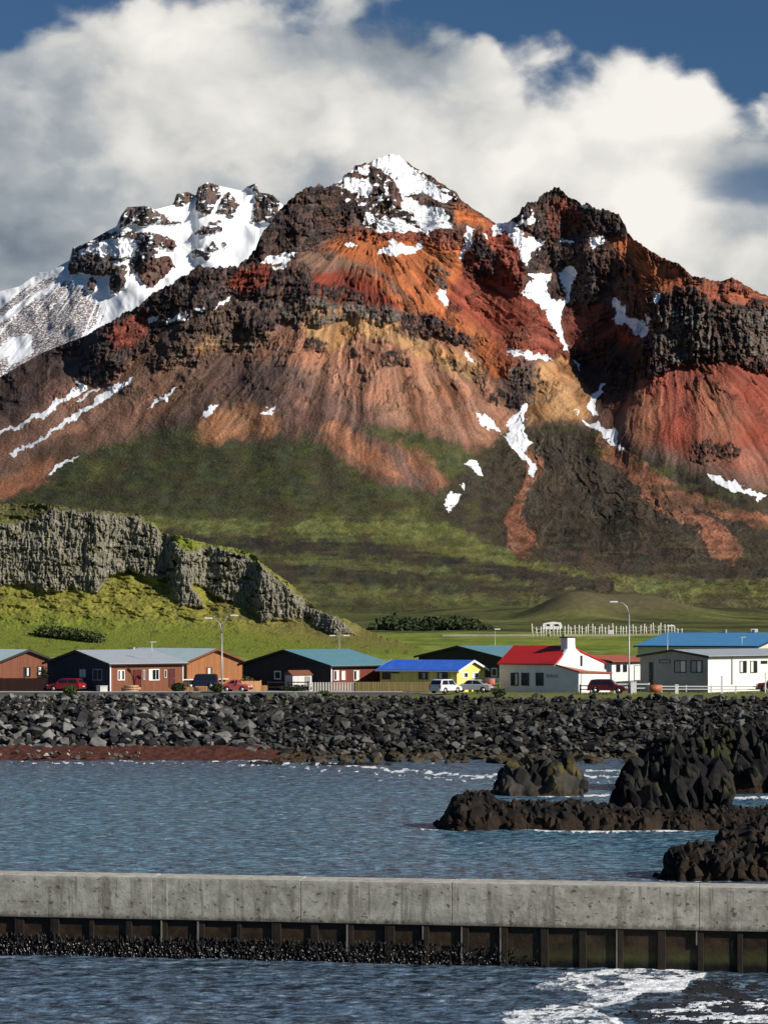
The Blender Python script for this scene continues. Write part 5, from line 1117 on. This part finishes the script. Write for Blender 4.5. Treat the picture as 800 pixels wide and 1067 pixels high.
# ------------------------------------------------------------------ fences
def fence(label, cat, p0, y0, p1, y1, hgt, mat, style, post=None, z=GZ0, gap=.16, pw=.10, group=None, posts=2.2, y_off=0, name='fence'):
    a = Vector(((p0 - 400) * y0 / F, y0, z)); c = Vector(((p1 - 400) * y1 / F, y1, z)); L = (c - a).length
    root = empty(name, a, math.atan2(c.y - a.y, c.x - a.x)); tag(root, label, cat, group)
    if style == 'picket':
        bs = []; x = 0
        while x < L: bs.append((x, min(x + pw, L), -.02, .0, .08, hgt)); x += pw + gap
        boxes('pickets', bs, mat, root); boxes('rail', [(0, L, .003, .05, .25, .33)], post or mat, root); boxes('rail', [(0, L, .003, .05, hgt - .25, hgt - .17)], post or mat, root)
    elif style == 'boards':
        bs = []; x = 0
        while x < L: bs.append((x, min(x + .145, L), -.02, .0, .02, hgt + random.uniform(-.02, .02))); x += .15
        boxes('boards', bs, mat, root)
    elif style == 'rails':
        for zz in ((hgt - .12, hgt), (hgt * .45, hgt * .45 + .10)): boxes('rail', [(0, L, -.03, .02, zz[0], zz[1])], mat, root)
    n = max(1, int(L / posts))
    for k in range(n + 1):
        x = L * k / n; boxes('post', [(x - .06, x + .06, .022 if style != 'picket' else .052, .15, -.4, hgt + .08)], post or mat, root)
    return root
w_dark = wood('dark_fence_boards', (0.035, 0.014, 0.011)); w_ochre = wood('ochre_fence_boards', (0.30, 0.23, 0.09)); w_tan = wood('tan_fence_boards', (0.52, 0.27, 0.12))
fence('dark brown close-boarded fence in front of the far-left house', 'fence', -45, 243, 49, 243, 1.55, w_dark, 'boards')
fence('orange-tan board fence panel right of the old red car', 'fence', 249, 242, 272, 243, 1.25, w_tan, 'boards'); fence('short low end of tan boarding beside the taller tan fence panel', 'fence', 272.5, 243, 279, 243, .75, w_tan, 'boards')
fence('low tan timber planter wall below the dark blue car', 'fence', 192, 240.8, 215, 240.4, .62, w_tan, 'boards'); fence('narrow tan gate standing left of the dark blue car', 'fence', 191, 241.2, 196, 241, 1.2, w_tan, 'boards')
fence('dark low garden fence before the wide shaded gable', 'fence', 279, 243, 321, 243, 1.15, w_dark, 'rails')
m_picket = simple('picket_paint', (0.70, 0.67, 0.58), .7)
fence('white picket fence with dark gaps before the red-brown house', 'fence', 322, 242.5, 370, 242.5, 1.1, m_picket, 'picket', post=w_dark, pw=.17, gap=.13)
fence('grey-ochre boarded fence before the yellow house', 'fence', 370, 242.4, 452, 241.8, 1.15, w_ochre, 'picket', pw=.22, gap=.05)
fence('dark rail fence between the silver car and the white house', 'fence', 497, 238.6, 519, 238.4, .95, m_dtrim, 'rails')
fence('short dark rail fence left of the maroon hatchback', 'fence', 604, 238, 615, 238, .9, m_dtrim, 'rails')
fence('white railing along the grass before the small rust-roofed building', 'fence', 640, 241, 676, 241, 1.0, m_wtrim, 'rails', posts=1.5)
fence('long white railing before the long white building', 'fence', 689, 241, 792, 240.4, .75, m_wtrim, 'rails', posts=2.6)
for px, py0, py1, w, lab in ((704.5, 710, 719, .35, 'stout white post at the left end of the long railing'), (751.5, 701, 718.5, .18, 'tall thin white post standing before the long white building'), (797, 695, 716, .12, 'thin white pole at the right edge beside the dark red car'), (659.5, 708, 720, .6, 'white utility cabinet before the small rust-roofed building')):
    Yp = 238.5; hh = (py1 - py0) * Yp / F
    o = boxes('post' if w < .5 else 'utility_cabinet', [(-w / 2, w / 2, -w / 2, w / 2, -.3, hh), (-w / 2 - .03, w / 2 + .03, -w / 2 - .03, w / 2 + .03, hh + .002, hh + .06)], m_wtrim); o.location = ((px - 400) * Yp / F, Yp, 4.98); tag(o, lab, 'post' if w < .5 else 'cabinet')
o = empty('culvert_pipe', at(682, 713, 241), R(10)); o.location.z = 5.45; tag(o, 'short orange-brown pipe section lying on the grass by the railing', 'pipe')
V, Fs = [], []; n_ = 24
for x, rad in ((-.65, .42), (.65, .42), (.65, .34), (-.65, .34)):
    for k in range(n_): V.append((x, rad * math.cos(k * 2 * math.pi / n_), rad * math.sin(k * 2 * math.pi / n_)))
for a in range(4):
    for k in range(n_): Fs.append((a * n_ + k, a * n_ + (k + 1) % n_, ((a + 1) % 4) * n_ + (k + 1) % n_, ((a + 1) % 4) * n_ + k))
polymesh('pipe_wall', V, Fs, simple('orange_pipe', (0.42, 0.13, 0.06), .6, 2, .4), o, True)

# field fence of leaning posts on the slope behind
pf = empty('field_fence', at(555, 667, 520), 0); tag(pf, 'long row of pale leaning posts crossing the green field behind the village', 'fence')
base = pf.location.copy(); m_post = simple('weathered_post', (0.62, 0.59, 0.52), .85); rp = random.Random(8)
tops = []
for k in range(44):
    px = 555 + k * 3.6 + rp.uniform(-.8, .8); Yp = 520 + k * 1.2; gz = float(np.interp(Yp, [500, 700], [10.0, 11.6])); p = Vector(((px - 400) * Yp / F, Yp, gz)) - base
    hh = rp.uniform(2.1, 3.0) if k < 42 else 1.5; ln = rp.uniform(-.22, .22); t = p + Vector((ln, 0, hh)); tops.append(p + Vector((0, 0, hh * .75)))
    tube('post', [p - Vector((0, 0, .5)), t], .16, m_post, pf, 5)
tube('wire', tops, .03, m_post, pf, 4); tube('wire', [t - Vector((0, 0, .8)) for t in tops], .03, m_post, pf, 4)
o = empty('caravan', at(565, 653, 640), R(8)); o.location.z = 11.4; tag(o, 'white caravan parked far out in the field above the row of posts', 'caravan')
V = [(0, 0, .4), (5.4, 0, .4), (5.9, 0, 1.2), (5.4, 0, 2.4), (3.2, 0, 2.6), (.3, 0, 2.1), (0, 0, 1.5)]; n_ = len(V); V += [(x, 2.2, z) for x, y, z in V]
polymesh('body', V, [tuple(range(n_)), tuple(range(2 * n_ - 1, n_ - 1, -1))] + [(k, (k + 1) % n_, (k + 1) % n_ + n_, k + n_) for k in range(n_)], m_white, o)
boxes('window', [(1, 2.2, -.03, -.004, 1.3, 1.9)], m_glass, o); boxes('window', [(3.4, 4.8, -.03, -.004, 1.3, 1.9)], m_glass, o); tube('wheel', [(2.6, .1, .32), (2.6, .35, .32)], .32, m_dtrim, o, 12)
for px, py, w, hh, Yp, lab in ((635.5, 661.5, 1.5, 1.1, 535, 'small pale box standing at the row of field posts'), (785, 659, 1.8, .9, 560, 'pale hay bale on the field just above the big blue roof')):
    o = boxes('hay_bale' if px > 700 else 'field_box', [(-w / 2, w / 2, -.6, .6, 0, hh)], m_curt, None, .15); o.location = at(px, py, Yp); tag(o, lab, 'bale' if px > 700 else 'box')

# ------------------------------------------------------------------ street lamps
def lamp(px, Yp, pyt, label, arms, rad=.09):
    b = Vector(((px - 400) * Yp / F, Yp, 4.95)); r_ = empty('street_lamp', b); tag(r_, label, 'street lamp', 'street lamps along the road' if rad > .08 else 'small lamps behind the houses')
    zt = CAMH + (HZ - pyt) * Yp / F - b.z
    tube('pole', [(0, 0, 0), (0, 0, zt * .35), (0, 0, zt)], [rad * 1.25, rad, rad * .7], m_steel, r_)
    boxes('base', [(-.16, .16, -.16, .16, -.2, .5)], m_steel, r_, .02)
    for dx, dz in arms:
        pts = [(0, 0, zt), (dx * .18, 0, zt + dz * .62), (dx * .5, 0, zt + dz * .92), (dx, 0, zt + dz)]
        a = tube('arm', pts, rad * .6, m_steel, r_)
        sgn = 1 if dx > 0 else -1; x0 = dx - .1 * sgn; x1 = dx + .75 * sgn
        boxes('lamp_head', [(min(x0, x1), max(x0, x1), -.16, .16, zt + dz - .06, zt + dz + .12)], m_wtrim, a, .05)
m_lampx = m_steel
lamp(231.3, 239, 660, 'tall double-armed street lamp beside the old red car', [(-1.15, 1.6), (1.0, 1.9)])
lamp(655, 239, 640, 'tall single-armed street lamp curving over beside the maroon hatchback', [(-1.35, 1.3)])
for px, Yp, pt, lab in ((695, 262, 655, 'small lamp on a pole poking above the blue hall roof'), (515.5, 330, 658, 'thin distant lamp pole above the black house roof'), (353.5, 300, 663, 'thin pole with a crossbar above the teal roof')):
    lamp(px, Yp, pt, lab, [(.01, .3)] if px != 353.5 else [(-.6, .05), (.6, .05)], .06)
# television aerials
for k, (px, Yp, p0, p1, lab) in enumerate(((158.5, 246, 683, 669, 'television aerial above the grey roof on the left'), (772.5, 280, 672, 664, 'white aerial on the sky-blue hall roof'))):
    o = empty('aerial', at(px, p0, Yp)); hh = (p0 - p1) * Yp / F; tag(o, lab, 'aerial')
    tube('mast', [(0, 0, 0), (0, 0, hh)], .035, m_wtrim, o, 6); tube('boom', [(-.6, 0, hh), (.5, 0, hh)], .03, m_wtrim, o, 6)
    for q in (-.5, -.2, .1, .4): tube('rod', [(q, -.4, hh + .03), (q, .4, hh + .03)], .015, m_wtrim, o, 4)

# ------------------------------------------------------------------ cars
m_tyre = simple('tyre_rubber', (0.015, 0.015, 0.015), .9); m_rim = simple('wheel_rim', (0.45, 0.45, 0.45), .4, metal=.5)
m_lampw = simple('headlamp_glass', (0.75, 0.75, 0.72), .2); m_lampr = simple('tail_lamp', (0.5, 0.02, 0.015), .3); m_plate = simple('number_plate', (0.6, 0.6, 0.6), .5); m_bump = simple('black_plastic', (0.03, 0.03, 0.03), .7)
def car(name, label, px, Yp, rot, col, kind='hatch', L=4.0, W=1.7, Hh=1.45, z=5.08, cat='car', rough=.3, bumper=None):
    root = empty(name, ((px - 400) * Yp / F, Yp, z), R(rot)); tag(root, label, cat)
    pm = simple(name + '_paint', col, rough, spec=.6)
    l = L / 2
    if kind == 'hatch': belt = [(-l, .42), (-l + .03, .78), (-l + .12, .90), (l - 1.15, .92), (l - .35, .80), (l - .03, .62), (l, .40)]; cab = [(-l + .08, .90), (-l + .38, Hh - .06), (-l + .8, Hh), (.15, Hh), (.5, Hh - .07), (l - 1.05, .93)]
    elif kind == 'sedan': belt = [(-l, .42), (-l + .03, .80), (-l + .2, .90), (l - 1.2, .90), (l - .3, .78), (l - .03, .62), (l, .40)]; cab = [(-l + .65, .90), (-l + 1.2, Hh - .05), (-l + 1.5, Hh), (.2, Hh), (.4, Hh - .05), (l - 1.25, .91)]
    else: belt = [(-l, .5), (-l + .02, .95), (-l + .06, 1.05), (l - 1.1, 1.05), (l - .25, .98), (l - .03, .8), (l, .5)]; cab = [(-l + .06, 1.05), (-l + .2, Hh - .05), (-l + .4, Hh), (.4, Hh), (.6, Hh - .06), (l - 1.1, 1.06)]
    rw_ = .31 if kind != 'suv' else .37; wx = (-l + .78, l - .78)
    bot = [(l, .28)]
    for cx in (wx[1], wx[0]):
        for k in range(7):
            a = math.pi * k / 6; bot.append((cx + math.cos(a) * (rw_ + .06), max(.26, rw_ + math.sin(a) * (rw_ + .06))))
    bot.append((-l, .28)); prof = belt + bot; n = len(prof)
    V = []
    for y, ins in ((-W / 2, 0.05), (-W / 2 + .06, 0), (W / 2 - .06, 0), (W / 2, .05)):
        for x, zz in prof: V.append((x * (1 - ins * .3), y, zz - (ins * .5 if zz > .7 else 0)))
    Fs = [tuple(range(n)), tuple(range(4 * n - 1, 3 * n - 1, -1))]
    for s_ in range(3): Fs += [(s_ * n + k, s_ * n + (k + 1) % n, (s_ + 1) * n + (k + 1) % n, (s_ + 1) * n + k) for k in range(n)]
    body = polymesh('body', V, Fs, pm, root)
    # cabin: painted roof and pillars round dark glass
    n = len(cab); V = []
    tp = lambda zz: (zz - .9) / (Hh - .9) * .16
    for sg in (-1, 1):
        for x, zz in cab: V.append((x, sg * (W / 2 - .07 - tp(zz)), zz))
    cabin = polymesh('cabin', V, [tuple(range(n)), tuple(range(2 * n - 1, n - 1, -1))] + [(k, (k + 1) % n, (k + 1) % n + n, k + n) for k in range(n)], pm, root)
    zb, zt = cab[0][1] + .05, Hh - .10
    xr0 = cab[0][0] + .12; xr1 = cab[1][0] + .12; xf1 = cab[-2][0] - .02; xf0 = cab[-1][0] - .15; xm = (xr1 + xf1) / 2 + .05
    for sg in (-1, 1):
        yb = sg * (W / 2 - .07 - tp(zb) + .006); yt = sg * (W / 2 - .07 - tp(zt) + .006)
        for (a0, a1, b0, b1) in ((xr0 + .1, xm - .05, xr1 + .08, xm - .05), (xm + .05, xf0, xm + .05, xf1)):
            V = [(a0, yb, zb), (a1, yb, zb), (b1, yt, zt), (b0, yt, zt)]; V += [(x, y + sg * .012, z_) for x, y, z_ in V]
            polymesh('side_window', V, [(0, 1, 2, 3), (7, 6, 5, 4), (0, 1, 5, 4), (1, 2, 6, 5), (2, 3, 7, 6), (3, 0, 4, 7)], m_glass, root)
    def scr(nm, p, q, off):
        d = Vector((q[0] - p[0], 0, q[1] - p[1])); nn = Vector((-d.z, 0, d.x)).normalized() * off; a = Vector((p[0], 0, p[1])) + d * .14; c = Vector((p[0], 0, p[1])) + d * .9
        ya = W / 2 - .17; yc = W / 2 - .28
        V = [(a.x + nn.x * t, s2 * ya, a.z + nn.z * t) for t, s2 in ((.2, -1), (.2, 1))] + [(c.x + nn.x * .2, yc, c.z + nn.z * .2), (c.x + nn.x * .2, -yc, c.z + nn.z * .2)] + [(a.x + nn.x, -ya, a.z + nn.z), (a.x + nn.x, ya, a.z + nn.z), (c.x + nn.x, yc, c.z + nn.z), (c.x + nn.x, -yc, c.z + nn.z)]
        polymesh(nm, V, [(0, 1, 2, 3), (7, 6, 5, 4), (0, 1, 5, 4), (1, 2, 6, 5), (2, 3, 7, 6), (3, 0, 4, 7)], m_glass, root)
    scr('rear_window', cab[0], cab[1], .02); scr('windscreen', cab[-1], cab[-2], -.02)
    for cx in wx:
        for sg in (-1, 1):
            w_ = tube('wheel', [(cx, sg * (W / 2 - .22), rw_), (cx, sg * (W / 2 - .02), rw_)], rw_, m_tyre, root, 16); tube('rim', [(cx, sg * (W / 2 - .05), rw_), (cx, sg * (W / 2 + .0), rw_)], rw_ * .62, m_rim, w_, 12)
    zl = .66 if kind != 'suv' else .82
    for sg in (-1, 1):
        boxes('headlight', [(l - .16, l - .005, sg * (W / 2 - .26) - .16, sg * (W / 2 - .26) + .16, zl - .10, zl + .06)], m_lampw, root, .02)
        boxes('tail_light', [(-l - .012, -l + .12, sg * (W / 2 - .17) - .11, sg * (W / 2 - .17) + .11, zl - .02, zl + .2)], m_lampr, root, .02)
        boxes('mirror', [(l - 1.35, l - 1.22, sg * (W / 2 + .06) - .07, sg * (W / 2 + .06) + .07, .90, 1.03)], pm, root, .02)
    boxes('bumper', [(l - .04, l + .06, -W / 2 + .08, W / 2 - .08, .30, .50)], bumper or m_bump, root, .03); boxes('bumper', [(-l - .06, -l + .04, -W / 2 + .08, W / 2 - .08, .30, .50)], bumper or m_bump, root, .03)
    boxes('number_plate', [(-l - .075, -l - .062, -.26, .26, .52, .63)], m_plate, root)
    return root
car('parked_car', 'red hatchback parked in front of the grey-roofed house with the shaded gable', 69.5, 243, 172 + 8, (0.30, 0.012, 0.018), 'hatch', 4.0)
bpy.context.scene.objects['parked_car'].rotation_euler.z = R(163)
car('parked_car', 'dark blue off-roader parked before the orange gable house', 210, 252, 178, (0.012, 0.018, 0.05), 'suv', 3.9, 1.75, 1.75)
car('parked_car', 'old faded red small car parked right behind the tall double lamp', 246, 240.6, -12, (0.50, 0.09, 0.08), 'sedan', 3.3, 1.55, 1.38, rough=.6)
car('parked_car', 'small white hatchback seen from behind before the yellow house', 464, 236.5, 50, (0.72, 0.73, 0.75), 'hatch', 3.7, 1.7, 1.5, bumper=m_wtrim)
car('parked_car', 'silver saloon parked between the white hatchback and the white house', 492, 239, 163, (0.45, 0.46, 0.47), 'sedan', 4.3, 1.7, 1.4)
car('parked_car', 'maroon hatchback parked beside the white lean-to wing', 632.5, 236.5, -14, (0.11, 0.012, 0.02), 'hatch', 4.1, 1.7, 1.5)
car('parked_car', 'dark red car cut off by the right edge of the picture', 808, 240.5, 175, (0.10, 0.012, 0.014), 'suv', 4.2, 1.75, 1.6)
o = empty('oil_tank', at(511, 712, 246)); o.location.z = 5; tag(o, 'small rusty pink tank between the silver car and the white house', 'tank')
tube('drum', [(0, 0, .35), (0, 0, 1.45)], .48, simple('faded_red_drum', (0.45, 0.14, 0.11), .7, 2, .4), o, 16); boxes('stand', [(-.4, .4, -.4, .4, 0, .345)], m_dtrim, o)
# garden clutter: logs, stones and pots in front of the left houses
gl_ = wood('log_wood', (0.55, 0.33, 0.2))
o = empty('log_pile', at(136, 719, 238.9 + 2.5)); o.location.z = 5.0; tag(o, 'low pile of pale logs in front of the dark red doors', 'logs')
for k in range(9): tube('log', [(-1.0 + rp.uniform(-.2, .2) + (k % 3) * .1, (k % 4) * .25, .16 + (k // 4) * .26), (.9 + rp.uniform(-.2, .2), (k % 4) * .25, .16 + (k // 4) * .26)], .13, gl_, o, 8)

# ------------------------------------------------------------------ bushes, hedge, far wood
def leaves(name, label, cat, loc, dims, n, col, size=.12, stem=True, kind=None, seed=1, obj=None):
    r = np.random.RandomState(seed); root = None
    m = LEAF.get(col)
    if m is None: m = LEAF[col] = simple('foliage', col, .8, 2.5, .8, obj=False)
    d = r.randn(n, 3); d /= np.linalg.norm(d, axis=1)[:, None]; rad = r.rand(n, 1) ** .45
    lump = 1 + .35 * perlin3(d * 1.8 + seed)[:, None]
    c = d * rad * lump * np.array(dims) / 2; c[:, 2] = np.abs(c[:, 2]) * 2 if not stem else c[:, 2] + dims[2] * .55
    c[:, 2] = np.maximum(c[:, 2], 0)
    a = r.randn(n, 3); a /= np.linalg.norm(a, axis=1)[:, None]; b2 = np.cross(a, r.randn(n, 3)); b2 /= np.linalg.norm(b2, axis=1)[:, None]
    s_ = size * (.6 + .8 * r.rand(n, 1)); V = np.stack([c - a * s_, c + b2 * s_ * .6, c + a * s_, c - b2 * s_ * .6], 1).reshape(-1, 3)
    me = bpy.data.meshes.new(name); me.from_pydata(V.tolist(), [], [(4 * k, 4 * k + 1, 4 * k + 2, 4 * k + 3) for k in range(n)]); me.update()
    if kind or not stem:
        o = link(name, me, m, loc=loc); tag(o, label, cat, kind=kind); return o
    root = empty(name, loc); tag(root, label, cat); link('foliage', me, m, root)
    for k in range(5):
        t = k * 1.256; tube('stem', [(0, 0, -.1), (math.cos(t) * dims[0] * .12, math.sin(t) * dims[1] * .12, dims[2] * .3), (math.cos(t) * dims[0] * .3, math.sin(t) * dims[1] * .3, dims[2] * .7)], [.04, .03, .015], m_dtrim, root, 5)
    return root
LEAF = {}
for k, (px, Yp, dx, hz, col, lab) in enumerate(((258, 246, 2.0, 1.6, (0.10, 0.10, 0.03), 'olive bush behind the tan fence panel'), (226, 238.7, 1.4, 1.1, (0.04, 0.065, 0.02), 'dark green shrub at the foot of the double lamp'),
        (73, 227.5, 1.4, 1.2, (0.05, 0.08, 0.02), 'lone dark shrub on the bank below the red hatchback'), (46, 247, 1.6, 2.6, (0.02, 0.03, 0.012), 'dark bush at the corner of the far-left house'), (186, 241, 1.8, 1.1, (0.03, 0.045, 0.015), 'dark shrub left of the tan planter wall'),
        (309, 243.4, 3.6, .9, (0.03, 0.05, 0.018), 'low dark shrubbery under the little white shed'), (338, 227.5, 1.6, .6, (0.07, 0.10, 0.03), 'low green shrub on the bank below the picket fence'), (520, 228, 1.6, .8, (0.05, 0.08, 0.025), 'low green shrub on the bank left of the white house'))):
    leaves('bush', lab, 'bush', ((px - 400) * Yp / F, Yp, 4.95), (dx, dx * .8, hz), 900, col, .10, seed=20 + k)
# hedge on the slope
hd = K.D; 
def on_knoll(px, py):
    j = int(np.argmin(np.abs(pxK - px))); i = int(np.argmin(np.abs(K.PY[:, j] - py))); D = K.D[i, j]; return Vector(((px - 400) * D / F, float(D), CAMH + (HZ - py) * float(D) / F))
pts_h = [on_knoll(45 + k * 3.6, 662 + k * .42) for k in range(17)]
r0 = pts_h[0].copy(); root = empty('hedge', r0); tag(root, 'dark green clipped hedge lying across the bright slope under the cliffs', 'hedge')
Vs = []; rs = np.random.RandomState(77)
for p in pts_h:
    c = rs.randn(700, 3) * np.array([.55, .6, .62]); c[:, 2] = np.abs(c[:, 2]) * 1.1; c += np.array(p - r0); a = rs.randn(700, 3) * .16; b2 = rs.randn(700, 3) * .12
    Vs.append(np.stack([c - a, c + b2, c + a, c - b2], 1).reshape(-1, 3))
Vs = np.concatenate(Vs); me = bpy.data.meshes.new('foliage'); me.from_pydata(Vs.tolist(), [], [(4 * k, 4 * k + 1, 4 * k + 2, 4 * k + 3) for k in range(len(Vs) // 4)]); link('foliage', me, simple('hedge_leaves', (0.075, 0.10, 0.03), .8, 2, .6, obj=False), root)
# far scrub wood: one mass
Vs = []; n = 9000; pxs = rs.uniform(385, 512, n); Yp = rs.uniform(690, 760, n); z0 = np.interp(Yp, [700, 1000], [11.6, 15]); hmax = 3.6 * sstep(pxs, 383, 400) * sstep(pxs, 515, 480) + .4
c = np.stack([(pxs - 400) * Yp / F, Yp, z0 + rs.rand(n) * hmax * (.7 + .5 * perlin(pxs / 4, Yp / 10, 3))], 1); a = rs.randn(n, 3) * .45; b2 = rs.randn(n, 3) * .4
Vs = np.stack([c - a, c + b2, c + a, c - b2], 1).reshape(-1, 3); me = bpy.data.meshes.new('far_scrub'); me.from_pydata(Vs.tolist(), [], [(4 * k, 4 * k + 1, 4 * k + 2, 4 * k + 3) for k in range(n)])
tag(link('far_scrub', me, simple('scrub_leaves', (0.040, 0.055, 0.018), .8, .5, .8, obj=False)), 'dark green band of scrub wood far behind the yellow house', 'scrub', kind='stuff')
# rough grass tussocks along the road verge and the bank top
n = 26000; pxs = rs.uniform(-40, 840, n); Yp = np.where(pxs < 470, rs.uniform(225.5, 229.3, n), rs.uniform(225.5, 241, n)); X_ = (pxs - 400) * Yp / F; clump = fbm(X_ / 1.4, Yp / 1.0, 3, 700) > -.12
X_ = X_[clump]; Yp = Yp[clump]; n = len(X_); h_ = .08 + .28 * rs.rand(n) ** 2; wv = .03 + .04 * rs.rand(n); lean = rs.randn(n) * .08
zg = np.interp(Yp, [224, 228, 262], [4.7, 4.85, 5.0]); V = np.stack([np.stack([X_ - wv, Yp, zg], 1), np.stack([X_ + wv, Yp, zg], 1), np.stack([X_ + lean, Yp + .03, zg + h_], 1)], 1).reshape(-1, 3)
me = bpy.data.meshes.new('grass'); me.from_pydata(V.tolist(), [], [(3 * k, 3 * k + 1, 3 * k + 2) for k in range(n)])
tag(link('grass', me, simple('verge_grass', (0.15, 0.16, 0.05), .9, .6, .7, obj=False)), 'rough yellow-green grass along the top of the bank and the road verge', 'grass', kind='stuff')
